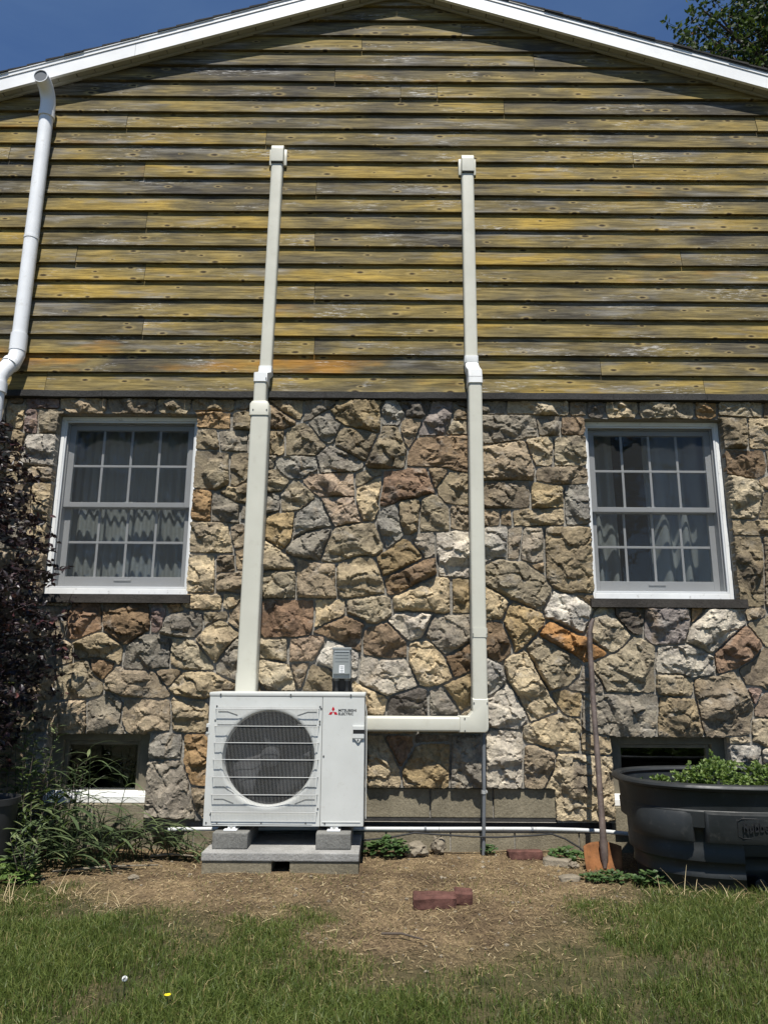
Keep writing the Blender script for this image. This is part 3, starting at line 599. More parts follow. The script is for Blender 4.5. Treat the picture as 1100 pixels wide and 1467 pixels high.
w 165,1351 186,1350 254,1366 327,1521 259,1529 115,1529 76,1520 42,1482 40,1471
g 399,1267 437,1267 589,1355 640,1370 642,1438 620,1470 611,1531 505,1517 361,1517 336,1500 278,1374 302,1362
y 267,1051 359,1063 443,1099 454,1111 392,1254 305,1341 289,1349 183,1335 176,1324 169,1277 170,1218 195,1153 241,1067
b 471,1118 497,1123 616,1178 620,1228 642,1314 638,1338 597,1341 457,1259 418,1244 423,1219
y -675,1213 -647,1211 -636,1218 -638,1352 -796,1350 -851,1383 -897,1365 -880,1254 -873,1243
n -614,1208 -463,1213 -393,1335 -392,1364 -468,1382 -510,1362 -614,1352
w -225,1105 -186,1104 -169,1117 -163,1263 -345,1345 -369,1341 -425,1247 -440,1207 -335,1163 -309,1135 -265,1113
w 26,992 225,1057 152,1218 133,1229 49,1219 -146,1244 -149,1121 -156,1084 -141,1069
y -753,1021 -572,1022 -571,1041 -619,1185 -630,1192 -869,1227 -891,1215 -897,1195 -844,1140 -836,1100
t -548,1034 -535,1045 -487,1189 -491,1197 -593,1193 -603,1187 -573,1075
k -363,1015 -342,1014 -330,1026 -335,1091 -331,1127 -337,1143 -367,1161 -465,1191 -477,1173 -524,1022
k -141,866 -133,873 -211,1023 -229,1083 -301,1113 -314,1112 -315,1015 -230,980
y -110,866 -17,863 7,869 28,969 13,983 -155,1061 -185,1083 -202,1060 -195,1021
d 28,866 281,865 289,887 286,1034 236,1042 51,987 44,976
g 315,865 397,863 480,876 489,885 485,903 383,1047 326,1042 308,1030 307,881
a 507,902 629,971 619,1001 618,1138 605,1154 399,1061
y 590,866 608,880 618,900 617,921 599,933 513,881 530,870
y -87,427 97,425 106,428 120,450 107,531 9,727 -12,742 -89,743 -100,736 -101,455
r 112,554 121,557 143,589 195,681 192,736 175,743 26,742 23,729
a 136,428 391,425 413,433 421,449 430,692 343,695 253,689 210,672 124,525
g 436,428 640,428 649,515 646,746 517,749 448,740
d 219,698 271,707 390,708 424,716 432,742 421,749 224,752 211,737 212,708
t -99,757 186,756 206,766 221,787 222,844 199,851 127,845 -53,851 -106,844 -119,827
k 243,763 655,763 665,769 672,790 611,854 565,851 488,862 379,845 253,851 242,844 235,803 236,774
b 765,1213 784,1214 795,1233 842,1276 845,1323 784,1472 733,1475 687,1467 666,1452 656,1432 656,1284 687,1249
w 640,992 660,990 707,1003 802,1082 805,1091 782,1188 648,1256 637,1235 637,1109 631,1079 631,1019
t -1083,757 -812,758 -815,953 -826,978 -852,988 -952,996 -976,1010 -1118,968 -1125,953 -1115,929 -1108,786
y -789,757 -524,764 -515,905 -520,1002 -545,1011 -743,1007 -795,975 -803,959 -803,911 -797,773
k -506,764 -137,761 -121,767 -139,837 -241,969 -330,1000 -479,1001 -496,994 -503,947
t -1035,367 -980,368 -976,418 -970,424 -752,428 -749,521 -764,740 -1073,743 -1098,726 -1103,581 -1096,432
k -728,428 -428,428 -413,641 -416,740 -740,740 -743,617 -737,593 -737,467
t -410,428 -116,428 -113,563 -122,746 -209,749 -392,740 -401,683
s -3374,236 -3113,233 -3094,238 -3083,263 -3083,359 -3089,485 -3097,501 -3115,519 -3137,521 -3317,515 -3363,501 -3377,479
t -3861,235 -3410,236 -3389,269 -3391,483 -3426,514 -3514,516 -3545,533 -3719,533 -3819,525 -3874,466 -3869,251
y -3387,512 -3358,526 -3239,533 -3107,533 -3082,526 -3073,877 -3131,875 -3353,893 -3536,890 -3539,779 -3525,547 -3508,534 -3414,532
y -3909,487 -3886,490 -3826,544 -3550,550 -3545,665 -3551,695 -3551,839 -3558,874 -3568,888 -3880,900 -3929,933 -3948,918 -3953,713 -3947,575 -3939,517 -3927,499
k -3189,895 -3101,893 -3085,901 -3086,1160 -3404,1160 -3407,1067 -3401,947 -3392,914 -3365,905
s -3603,907 -3416,914 -3413,983 -3428,1160 -3839,1157 -3852,1152 -3900,1104 -3911,1025 -3911,959 -3906,946 -3876,916
y -3452,1178 -3107,1175 -3082,1180 -3089,1511 -3097,1527 -3108,1534 -3185,1541 -3464,1544 -3461,1325
g -3927,1123 -3913,1123 -3876,1158 -3851,1169 -3470,1178 -3481,1537 -3503,1529 -3821,1523 -3855,1537 -3894,1570 -3930,1554 -3940,1534 -3947,1475 -3953,1163 -3945,1135
k -3088,1544 -3080,1554 -3083,1715 -3089,1829 -3095,1841 -3119,1847 -3455,1847 -3482,1838 -3491,1589 -3480,1564 -3113,1553
t -3831,1543 -3581,1541 -3506,1550 -3503,1757 -3497,1787 -3502,1842 -3570,1864 -3653,1871 -3797,1877 -3825,1863 -3852,1836 -3862,1810 -3869,1673 -3868,1584
k -3495,1861 -3281,1859 -3094,1870 -3083,2015 -3086,2246 -3467,2249 -3536,2234 -3545,2177 -3548,1879 -3532,1866
t -3933,1849 -3871,1849 -3843,1875 -3815,1889 -3568,1882 -3557,2033 -3557,2231 -3565,2247 -3587,2255 -3851,2249 -3885,2263 -3912,2284 -3942,2274 -3953,2243 -3953,1883 -3951,1867
n -3477,2263 -3086,2270 -3083,2543 -3088,2562 -3161,2573 -3323,2573 -3365,2579 -3454,2578 -3492,2562 -3503,2543 -3503,2339 -3509,2309 -3495,2281
g -3543,2257 -3515,2255 -3505,2261 -3521,2297 -3521,2501 -3514,2580 -3791,2585 -3816,2596 -3853,2631 -3891,2619 -3904,2602 -3911,2567 -3899,2315 -3891,2299 -3864,2272 -3851,2267 -3629,2267 -3581,2273
t -3243,2587 -3101,2585 -3085,2593 -3083,2861 -3077,2897 -3082,2922 -3118,2964 -3144,2974 -3479,3005 -3519,2997 -3524,2988 -3513,2965 -3474,2920 -3473,2735 -3465,2605 -3425,2591
y -3489,2588 -3479,2597 -3485,2627 -3485,2825 -3496,2916 -3558,2974 -3767,2969 -3804,2958 -3826,2932 -3833,2867 -3833,2741 -3839,2711 -3834,2644 -3790,2604 -3713,2597 -3509,2597
s 3088,236 3532,236 3559,281 3558,478 3511,491 3092,502 3085,485
k 3598,236 3946,236 3949,479 3944,498 3924,506 3847,503 3811,509 3574,506 3577,317 3571,281
y 3435,505 3541,503 3555,513 3565,641 3560,774 3481,779 3433,773 3109,795 3088,782 3079,617 3084,520
k 3580,524 3901,521 3920,526 3949,557 3949,761 3938,792 3911,813 3865,815 3799,785 3586,782 3577,695
g 3369,793 3439,791 3450,798 3428,1056 3241,1061 3072,1050 3079,1019 3082,812
n 3471,799 3643,803 3781,797 3809,805 3840,840 3833,1005 3780,1054 3452,1060 3445,1031 3463,815
y 3076,1076 3460,1076 3457,1367 3446,1416 3223,1415 3133,1421 3111,1413 3093,1395 3085,1343
y 3849,1021 3917,1021 3948,1050 3949,1361 3944,1380 3889,1415 3601,1427 3468,1422 3475,1145 3484,1082 3559,1073 3733,1073 3798,1066
n 3082,1424 3109,1433 3424,1436 3439,1697 3434,1752 3145,1769 3090,1764 3084,1596 3062,1552 3078,1516
y 3855,1429 3899,1429 3948,1470 3949,1799 3944,1818 3873,1821 3827,1783 3805,1775 3547,1775 3470,1768 3456,1758 3439,1463 3447,1437 3475,1445 3523,1445
t 3381,1771 3432,1770 3459,1785 3504,1788 3510,1794 3505,1985 3494,2088 3421,2099 3325,2093 3121,2111 3108,2106 3093,2091 3085,2063 3073,1805 3079,1787 3091,1781
n 3531,1789 3798,1788 3851,1831 3864,1878 3888,2112 3881,2139 3870,2151 3860,2156 3843,2145 3792,2100 3559,2099 3529,2105 3516,2100 3511,2081 3523,1805
n 3351,2107 3376,2110 3373,2441 3367,2465 3271,2477 3093,2481 3085,2465 3079,2351 3079,2201 3073,2165 3079,2117 3163,2123
k 3399,2113 3703,2117 3763,2111 3782,2116 3846,2184 3859,2327 3860,2436 3818,2478 3805,2483 3589,2483 3388,2474 3385,2249 3391,2129
n 3357,2485 3409,2495 3547,2489 3569,2503 3568,2846 3469,2853 3433,2843 3175,2861 3088,2858 3079,2741 3079,2519 3084,2500
n 3879,2449 3900,2448 3920,2458 3935,2473 3942,2496 3949,2567 3946,2906 3930,2914 3890,2914 3851,2881 3822,2868 3592,2858 3589,2621 3583,2591 3586,2504 3822,2500
s 3369,2863 3438,2862 3455,2875 3457,2939 3451,3023 3444,3034 3103,3035 3076,3026 3079,2927 3092,2880
y 3477,2869 3565,2867 3649,2879 3763,2879 3827,2887 3869,2929 3876,3028 3859,3035 3476,3034 3469,3023 3469,2891"""
def seg_dist(px, pz, P):
    d = np.full(px.shape, 1e9)
    for i in range(len(P)):
        a = P[i]; b = P[(i+1) % len(P)]; e = b - a; L = e @ e
        if L < 1e-12: continue
        tt = np.clip(((px-a[0])*e[0] + (pz-a[1])*e[1]) / L, 0, 1)
        d = np.minimum(d, np.hypot(px-a[0]-e[0]*tt, pz-a[1]-e[1]*tt))
    return d
def inside(px, pz, P):
    r = np.zeros(px.shape, bool)
    for i in range(len(P)):
        a = P[i]; b = P[(i+1) % len(P)]
        c = (a[1] > pz) != (b[1] > pz)
        if abs(b[1]-a[1]) > 1e-12: r ^= c & (px < a[0] + (pz-a[1])/(b[1]-a[1])*(b[0]-a[0]))
    return r
def stone_mesh(P, seed, step):
    """split-faced rock: flat chiselled facets, rough edges"""
    rs = np.random.RandomState(seed); P = np.array(P, float)
    ring = []
    for i in range(len(P)):
        a, b = P[i], P[(i+1) % len(P)]; k = max(1, int(np.hypot(*(b-a))/step))
        ring += [a + (b-a)*j/k for j in range(k)]
    ring = np.array(ring); ring += rs.uniform(-.0035, .0035, ring.shape)
    lo, hi = ring.min(0), ring.max(0); size = math.sqrt(max(1e-4, (hi-lo).prod()))
    gx_, gz_ = np.meshgrid(np.arange(lo[0], hi[0], step), np.arange(lo[1], hi[1], step)); gx_[::2] += step*.5
    q = np.stack([gx_.ravel(), gz_.ravel()], 1) + rs.uniform(-.36, .36, (gx_.size, 2))*step
    q = q[inside(q[:,0], q[:,1], ring)]
    if len(q): q = q[seg_dist(q[:,0], q[:,1], ring) > step*.55]
    inner = ring + 0
    c = ring.mean(0)
    pts = np.vstack([ring, q]) if len(q) else ring
    n = len(ring)
    res = delaunay_2d_cdt([Vector(p) for p in pts.tolist()], [], [list(range(n))], 1, 1e-6)
    vv = np.array([[p.x, p.y] for p in res[0]]); tris = []
    for f in res[2]:
        for k in range(1, len(f)-1): tris.append((f[0], f[k], f[k+1]))
    d = seg_dist(vv[:,0], vv[:,1], ring)
    Hm = rs.uniform(.038, .064) * min(1.15, max(.45, size/.24))
    h = np.full(len(vv), Hm) + (vv[:,1]-c[1])*rs.uniform(-.10, .05) + (vv[:,0]-c[0])*rs.uniform(-.10, .10)
    wx = vv[:,0] + .020*np.array([noise.noise(Vector((p[0]*11, p[1]*11, seed))) for p in vv]); wz = vv[:,1] + .020*np.array([noise.noise(Vector((p[0]*11, p[1]*11, seed+40))) for p in vv])
    wv = np.stack([wx, wz], 1)
    floor = Hm*rs.uniform(.35, .62)
    for k in range(rs.randint(3, 6)):           # chisel planes, their break lines wander
        an = rs.uniform(0, 2*math.pi); u = np.array([math.cos(an), math.sin(an)]); s = (wv-c) @ u
        h = np.minimum(h, np.maximum(floor*rs.uniform(.8, 1.2), Hm*rs.uniform(.85, 1.1) - rs.uniform(.25, 1.3)*(s - size*rs.uniform(.02, .36))))
    for k in range(rs.randint(2, 5)):           # spalled scars: a sharp step down on one side of a broken line
        an = rs.uniform(0, 2*math.pi); u = np.array([math.cos(an), math.sin(an)]); w_ = np.array([-u[1], u[0]])
        s = (wv-c) @ u + .012*np.sin(((vv-c) @ w_)*rs.uniform(25, 60) + rs.uniform(0, 6)) - size*rs.uniform(.02, .38)
        h = h - np.clip(s*45, 0, 1)*rs.uniform(.004, .013)
    nz = np.array([noise.fractal(Vector((p[0]*14+seed, p[1]*14, seed*.7)), .75, 2.1, 4) for p in vv])
    VR = [noise.voronoi(Vector((p[0]*8+seed, p[1]*10, seed*.3))) for p in wv.tolist()]
    fc = np.array([q_[0] for q_ in VR]); tilt = []
    for q_, p_ in zip(VR, wv):                 # every facet of the broken face has its own tilt
        f_ = q_[1][0]; t1 = noise.cell(f_*37.1+Vector((.5, .5, .5)))-.5; t2 = noise.cell(f_*53.7+Vector((7.5, .5, .5)))-.5
        tilt.append(t1*((p_[0]*8+seed)-f_.x)/8 + t2*((p_[1]*10)-f_.y)/10)
    tilt = np.array(tilt)
    cr = np.clip((.13 - (fc[:,1]-fc[:,0]))*9, 0, 1)*np.clip(.15+nz*2.4, 0, 1)           # cracks along some facet joints
    cl = np.array([noise.cell(Vector((p[0]*19+seed, p[1]*24, seed))) for p in wv.tolist()])
    h = h + .0045*nz + .14*tilt + .0040*(cl-.5) - .016*cr
    edge = rs.uniform(.012, .024) + d*rs.uniform(2.2, 5.0) + .005*nz
    h = np.maximum(np.minimum(h, edge), .006)
    V = [(vv[i,0]-c[0], -h[i], vv[i,1]-c[1]) for i in range(len(vv))]
    # rough sides that run back into the mortar
    be = {}
    for a, b, e in tris:
        for p, r_ in ((a, b), (b, e), (e, a)): be[(p, r_)] = 1
    F = []
    for f in tris:
        A, B, Cc = (vv[i] for i in f)
        F.append(f if (B[0]-A[0])*(Cc[1]-A[1]) - (B[1]-A[1])*(Cc[0]-A[0]) > 0 else (f[0], f[2], f[1]))
    rim = {}
    for (p, r_) in be:
        if (r_, p) not in be:
            for z in (p, r_):
                if z not in rim: rim[z] = len(V); V.append((vv[z,0]-c[0], .045, vv[z,1]-c[1]))
            F.append((p, rim[p], rim[r_], r_))
    bm = bmesh.new(); bv = [bm.verts.new(p) for p in V]
    for f in F:
        try: bm.faces.new([bv[i] for i in f])
        except ValueError: pass
    bmesh.ops.recalc_face_normals(bm, faces=bm.faces[:])
    me = bpy.data.meshes.new('stone'); bm.to_mesh(me); bm.free()
    return me, c
for i, line in enumerate(STONES.strip().splitlines()):
    w_ = line.split(); P = [tuple(float(a)/1000 for a in q.split(',')) for q in w_[1:]]
    far = max(abs(p[0]) for p in P) > 3.1
    me, c = stone_mesh(P, i+1, .030 if far else .0110)
    base = PAL[w_[0]]; lum = sum(base)/3; base = tuple(lum + (b-lum)*.82 for b in base); k = NR.uniform(.66, 1.04); tint = NR.uniform(-.04, .04)
    o = obj('stone', me, M['stone'], wall, tuple(min(.8, max(.02, b*k*(1 + s*tint))) for b, s in zip(base, (1, 0, -1.5))))
    o.location = (c[0], -.021, c[1])

# dark slate ledge between stone and siding
lx = [XL-.02, -3.1, -2.0, -1.42, -.42, .60, 1.62, 2.28, 3.2, XR+.02]
for a, b in zip(lx, lx[1:]):
    mb = MB(); k = max(2, int((b-a)/.12)); rings = []
    for i in range(k+1):
        x = a + .0008 + (b-a-.0016)*i/k; j = .006*fbm(x, 0, 9); j2 = .004*fbm(x, 5, 11)
        rings.append([(x, -.074+j, 3.036+j2), (x, -.070+j, 3.084+j2), (x, .02, 3.108), (x, .02, 3.030)])
    mb.loft(rings).build('ledge_slab', M['slate'], house)

# foundation: block courses under the stone
fd = MB().box(XL+.02, XR-.02, .012, .30, -.25, .225)
fd.box(-.98, 1.10, .013, .20, .226, .420); fd = fd.build('foundation', M['mortar'], house)
def block(x0, x1, z0, z1, y=-.005):
    MB().box(x0, x1, y, .05, z0, z1).build('concrete_block', M['block'], fd, .004)
for a, b in ((-.96, -.53), (-.52, -.12), (-.11, .30), (.31, .70), (.71, 1.105)): block(a, b, .245, .418)
for x in np.arange(XL+.03, XR-.2, .405):
    if x < 1.0 or True: block(x, min(x+.397, XR-.03), -.10, .155, .0)
mb = MB().box(-1.0, 1.45, -.002, .05, .158, .243); mb.build('dark_band', M['slate'], fd)  # plain dark strip between the two block courses
for a, b in ((-2.16, -1.84), (-1.83, -1.50), (1.47, 1.85), (1.86, 2.235)): MB().box(a, b, -.03, .06, .165, .315).build('concrete_block', M['block'], fd, .004)

# ------------------------------------------------------------------ siding
sid = MB()
sid.add([(XL, 0, 3.0), (XR, 0, 3.0), (XR, 0, rake(XR)), (RIDX, 0, RIDZ), (XL, 0, rake(XL)), (XL, .3, 3.0), (XR, .3, 3.0), (XR, .3, rake(XR)), (RIDX, .3, RIDZ), (XL, .3, rake(XL))],
        [(0,1,2,3,4), (5,9,8,7,6), (0,4,9,5), (1,6,7,2), (0,5,6,1)])
siding = sid.build('gable_siding', M['oldwood'], house)
EXPO, ZB0 = .1452, 3.089
JOINTS = [(.365+.0, 5.75, 0)]
JPX = [(-.41,5.73),(-2.02,5.32),(-.93,5.17),(-1.85,4.88),(-.53,4.72),(.11,5.585),(.40,5.585),(1.17,5.87),(.92,5.45),(2.88,5.31),(2.99,4.85),(.58,4.66),
       (-1.80,4.46),(-.53,4.31),(-1.78,4.03),(-.52,3.87),(-1.76,3.61),(-.51,3.43),(-2.42,3.19),(2.94,4.42),(2.92,4.00),(2.88,3.56),(2.28,3.18),(-2.9,5.02),(2.2,4.14),(1.9,5.02),(-2.3,4.18),(1.55,3.30),(-.2,6.02),(.6,6.16)]
row = 0
while True:
    zb = ZB0 + EXPO*row; zt = zb + .158
    if zb > RIDZ - .02: break
    hb = (RIDZ-zb)/SLOPE; ht = max(.01, (RIDZ-zt)/SLOPE)
    a, b = max(XL, RIDX-hb), min(XR, RIDX+hb)
    js = sorted(x for x, z in JPX if zb < z < zb + EXPO and a+.3 < x < b-.3)
    xs_ = [a] + js + [b]
    for p, q in zip(xs_, xs_[1:]):
        k = max(2, int((q-p)/.16)); rings = []; ph = RNG.uniform(0, 50); dz = RNG.uniform(-.0025, .0025); dy = RNG.uniform(-.0015, .0015)
        cx = (p+q)/2
        for i in range(k+1):
            x = p + .0015 + (q-p-.003)*i/k; wv = .0022*noise.noise(Vector((x*2.2+ph, row*3.1, 0))); wy = .0018*noise.noise(Vector((x*3+ph, 9, row)))
            xt = min(max(x, RIDX-ht), RIDX+ht); ztx = min(zt, rake(x)+.0) if abs(x-RIDX) > ht else zt
            zz = zb + wv + dz
            ztx = max(ztx, zz+.004); f = (ztx-zb)/.158
            rings.append([(x-cx, -.0500+wy+dy, zz-zb), (x-cx, -.0480+wy+dy, zz-zb-.0012), (x-cx, -.0282+wy+dy, zz-zb), (x-cx, -.0282+.0175*f, ztx-zb), (x-cx, -.0497+wy+dy+.0245*f, ztx-zb)])
        o = MB().loft(rings).build('siding_board', M['siding'], siding); o.location = (cx, 0, zb)
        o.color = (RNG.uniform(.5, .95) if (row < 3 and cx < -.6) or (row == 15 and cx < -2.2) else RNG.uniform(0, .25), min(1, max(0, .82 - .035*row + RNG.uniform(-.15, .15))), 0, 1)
    row += 1

# ------------------------------------------------------------------ roof
OVH = -.112
deck = MB()
for s in (-1, 1):
    xe = RIDX + s*4.75; z = lambda x: RIDZ - SLOPE*abs(x-RIDX)
    deck.add([(RIDX, .02, RIDZ+.10), (xe, .02, z(xe)+.10), (xe, 8.0, z(xe)+.10), (RIDX, 8.0, RIDZ+.10), (RIDX, .02, RIDZ+.125), (xe, .02, z(xe)+.125), (xe, 8.0, z(xe)+.125), (RIDX, 8.0, RIDZ+.125)],
             [(0,1,2,3), (4,7,6,5), (0,4,5,1), (1,5,6,2), (2,6,7,3)])
roof = deck.build('roof', M['oldwood'], house)
def slope_strip(name, mat, s, d0, d1, y0, y1, z0, z1, bevel=0):
    """piece that follows the rake from horizontal distance d0 to d1 of the ridge"""
    mb = MB(); V = []
    for d in (d0, d1):
        x = RIDX + s*d; zz = RIDZ - SLOPE*d; V += [(x,y0,zz+z0), (x,y1,zz+z0), (x,y1,zz+z1), (x,y0,zz+z1)]
    mb.add(V, [(0,1,2,3), (7,6,5,4), (0,4,5,1), (1,5,6,2), (2,6,7,3), (3,7,4,0)])
    return mb.build(name, mat, roof, bevel)
for s in (-1, 1):
    joints = [0, 2.05, 4.75] if s < 0 else [0, 2.9, 4.75]
    for a, b in zip(joints, joints[1:]): slope_strip('fascia_board', M['white'], s, a+.001, b-.001, OVH-.022, OVH, -.012, .098)
    slope_strip('rake_trim', M['white'], s, .0, 4.75, OVH-.028, OVH+.01, .101, .128)
    slope_strip('drip_edge', M['screwm'] if s > 0 else M['white'], s, .0, 4.76, OVH-.034, .05, .1295, .1355)  # right edge is shaded, so its shade is put in as dark steel
    d = .02; k = 0
    while d < 4.7:
        w_ = .1385; slope_strip('soffit_panel', M['soffit'], s, d+.003, min(4.74, d+w_-.003), OVH+.002, -.004, .004 + .003*(k % 2), .014); d += w_; k += 1
    slope_strip('frieze_strip', M['soffit'], s, .02, 4.7, -.058, -.042, -.016, .003)
    d = .03
    while d < 4.75:                       # shingle courses, each butt edge stands up a little
        e = min(4.80, d+.142); x0, x1 = RIDX+s*d, RIDX+s*(e+.006); za, zb_ = RIDZ-SLOPE*d, RIDZ-SLOPE*e
        j = RNG.uniform(-.004, .006); y0 = OVH-.040+j
        mb = MB().add([(x0,y0,za+.1375), (x0,8,za+.1375), (x0,8,za+.147), (x0,y0,za+.147), (x1,y0,zb_+.1375), (x1,8,zb_+.1375), (x1,8,zb_+.157), (x1,y0,zb_+.157)],
                      [(0,1,2,3), (7,6,5,4), (0,4,5,1), (1,5,6,2), (2,6,7,3), (3,7,4,0)])
        mb.build('shingle_course', M['shingle'], roof); d = e

# ------------------------------------------------------------------ room shells behind the openings
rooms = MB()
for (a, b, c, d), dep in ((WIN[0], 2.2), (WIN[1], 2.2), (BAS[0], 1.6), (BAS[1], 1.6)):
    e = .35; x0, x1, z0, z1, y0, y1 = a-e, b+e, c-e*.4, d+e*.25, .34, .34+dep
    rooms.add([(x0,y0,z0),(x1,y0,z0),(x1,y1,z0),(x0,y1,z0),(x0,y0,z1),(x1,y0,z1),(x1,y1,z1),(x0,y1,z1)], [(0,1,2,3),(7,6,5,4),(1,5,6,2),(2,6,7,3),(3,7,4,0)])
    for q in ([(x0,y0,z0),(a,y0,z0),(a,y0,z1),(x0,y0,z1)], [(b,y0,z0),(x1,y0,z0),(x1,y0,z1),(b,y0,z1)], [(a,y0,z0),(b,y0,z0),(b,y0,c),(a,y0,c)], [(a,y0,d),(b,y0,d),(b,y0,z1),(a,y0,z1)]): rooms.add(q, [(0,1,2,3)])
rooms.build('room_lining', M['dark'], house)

# ------------------------------------------------------------------ double-hung windows
def frame_box(mb, x0, x1, z0, z1, w, y0, y1, wb=None, wt=None):
    wb = w if wb is None else wb; wt = w if wt is None else wt
    mb.box(x0, x0+w, y0, y1, z0, z1); mb.box(x1-w, x1, y0, y1, z0, z1)
    mb.box(x0+w, x1-w, y0, y1, z0, z0+wb); mb.box(x0+w, x1-w, y0, y1, z1-wt, z1); return mb
def double_hung(op):
    a, b, c, d = op; YF = .045
    c2 = c + .055                                    # slab sill below
    sl = MB(); k = 8; rings = []
    for i in range(k+1):
        x = a-.03 + (b-a+.06)*i/k; j = .005*fbm(x, c, 7); rings.append([(x, -.072+j, c-.012), (x, -.068+j, c+.045), (x, .06, c+.055), (x, .06, c-.012)])
    sl.loft(rings).build('window_sill', M['sill'], house)
    fr = frame_box(MB(), a+.002, b-.002, c2, d-.002, .028, YF, .20, .040, .030).build('window', M['frame'], house, .003)
    a1, b1, c1, d1 = a+.034, b-.034, c2+.044, d-.036
    # inner stops, two steps
    frame_box(MB(), a1-.003, b1+.003, c1-.003, d1+.003, .020, YF+.030, .19).build('jamb_liner', M['sash'], fr, .002)
    frame_box(MB(), a+.03, b-.03, c2+.041, d-.033, .013, YF+.004, YF+.026).build('screen_frame', M['sash'], fr, .002)
    MB().box(a+.043, b-.043, YF+.013, YF+.0145, c2+.054, d-.046).build('insect_screen', M['screen'], fr)
    a2, b2, c3, d3 = a1+.018, b1-.018, c1+.018, d1-.018; mid = (c3+d3)/2 - .005
    for (z0, z1, y, wb, wt) in ((mid-.018, d3, YF+.045, .036, .036), (c3, mid+.018, YF+.088, .070, .036)):
        sash = frame_box(MB(), a2, b2, z0, z1, .042, y, y+.034, wb, wt).build('sash', M['sash'], fr, .003)
        gx0, gx1, gz0, gz1 = a2+.042, b2-.042, z0+wb, z1-wt
        nx_, nz_ = 4, 2; mw = .0085
        xs = [gx0+(gx1-gx0)*i/nx_ for i in range(nx_+1)]; zs = [gz0+(gz1-gz0)*i/nz_ for i in range(nz_+1)]
        for x in xs[1:-1]: MB().box(x-mw, x+mw, y+.009, y+.021, gz0, gz1).build('muntin', M['sash'], fr, .002)
        MB().box(gx0, gx1, y+.0085, y+.0215, zs[1]-mw, zs[1]+mw).build('muntin', M['sash'], fr, .002)
        for i in range(nx_):
            for j in range(nz_):
                MB().box(xs[i] + (mw if i else 0), xs[i+1] - (mw if i < nx_-1 else 0), y+.013, y+.017, zs[j] + (mw if j else 0), zs[j+1] - (mw if j < nz_-1 else 0)).build('pane', M['glass'], fr)
    MB().box((a2+b2)/2-.06, (a2+b2)/2+.06, YF+.082, YF+.089, c3+.040, c3+.052).build('lift_rail', M['sash'], fr, .002)
    MB().box((a2+b2)/2-.03, (a2+b2)/2+.03, YF+.080, YF+.100, mid+.0185, mid+.030).build('sash_lock', M['sash'], fr, .002)
    return a2, b2, c3, d3
glass_spans = [double_hung(w) for w in WIN]

def curtain(x0, x1, z0, z1, y, folds, amp, label, taper=0.0, lean=0.0):
    nxx = folds*12; nzz = 24; V = []; ph = RNG.uniform(0, 6)
    for j in range(nzz+1):
        fz = j/nzz; z = z1 + (z0-z1)*fz
        for i in range(nxx+1):
            fx = i/nxx; xx = x0 + (x1-x0)*fx
            xx += taper*fz*(.5-fx) + lean*fz
            V.append((xx, y + amp*(.55+.45*fz)*math.sin(fx*folds*2*math.pi + ph + .5*math.sin(fz*3+fx*9)) + .012*math.sin(fx*13+fz*5), z))
    F = [(j*(nxx+1)+i, j*(nxx+1)+i+1, (j+1)*(nxx+1)+i+1, (j+1)*(nxx+1)+i) for j in range(nzz) for i in range(nxx)]
    me = bpy.data.meshes.new('curtain'); me.from_pydata(V, [], F); me.update()
    for p in me.polygons: p.use_smooth = True
    o = obj('curtain', me, M['curtain']); tag(o, label, 'curtain', 'curtains behind the window panes')
    md = o.modifiers.new('cloth', 'SOLIDIFY'); md.thickness = .0015
a2, b2, c3, d3 = glass_spans[0]
curtain(a2-.05, b2+.05, c3-.10, d3+.10, .27, 17, .013, 'pleated pale curtain closed across the whole left window')
a2, b2, c3, d3 = glass_spans[1]
curtain(a2-.06, a2+.24, c3-.10, d3+.10, .31, 3, .030, 'narrow pale curtain hanging at the left side of the right window', lean=.02)
curtain(a2+.47, b2+.05, c3-.10, d3+.10, .31, 3, .045, 'wider pale curtain hanging at the right side of the right window', lean=.03)

# ------------------------------------------------------------------ basement windows
def basement(op):
    a, b, c, d = op
    fr = MB(); fr.box(a, a+.075, .07, .17, c+.02, d); fr.box(b-.085, b, .07, .17, c+.02, d); fr.box(a+.075, b-.085, .07, .17, d-.052, d)
    w_ = fr.build('basement_window', M['oldwood'], house, .004)
    frame_box(MB(), a+.078, b-.088, c+.06, d-.055, .024, .10, .135).build('hopper_sash', M['oldwood'], w_, .003)
    MB().box(a+.102, b-.112, .116, .120, c+.084, d-.079).build('pane', M['glass'], w_)
    MB().box(a+.002, b-.002, .005, .165, c+.018, c+.058).build('sill', M['frame'], w_, .004)
    MB().box(a+.002, b-.002, .04, .095, c+.059, c+.084).build('sill_stop', M['frame'], w_, .003)
for op in BAS: basement(op)

# ================================================================== THINGS ON THE WALL
def rrect(cx, cz, w, h, r, y, n=4):
    """rounded rectangle in the xz plane"""
    out = []
    for sx, sz, a0 in ((1,1,0), (-1,1,90), (-1,-1,180), (1,-1,270)):
        for i in range(n+1):
            t_ = rad(a0 + 90*i/n); out.append((cx+sx*(w/2-r)+r*math.cos(t_), y, cz+sz*(h/2-r)+r*math.sin(t_)))
    return out
def duct_ring(x, z, w, y0, y1, r=.016, n=4, along='z'):
    """cross-section of a half-round line cover: square back, rounded front"""
    prof = [(-w/2, y0)]
    for i in range(n+1):
        t_ = rad(180+90*i/n); prof.append((-w/2+r+r*math.cos(t_), y1+r+r*math.sin(t_)))
    for i in range(n+1):
        t_ = rad(270+90*i/n); prof.append((w/2-r+r*math.cos(t_), y1+r+r*math.sin(t_)))
    prof.append((w/2, y0))
    return [(x+u, y, z) for u, y in prof] if along == 'z' else [(x, y, z+u) for u, y in prof]
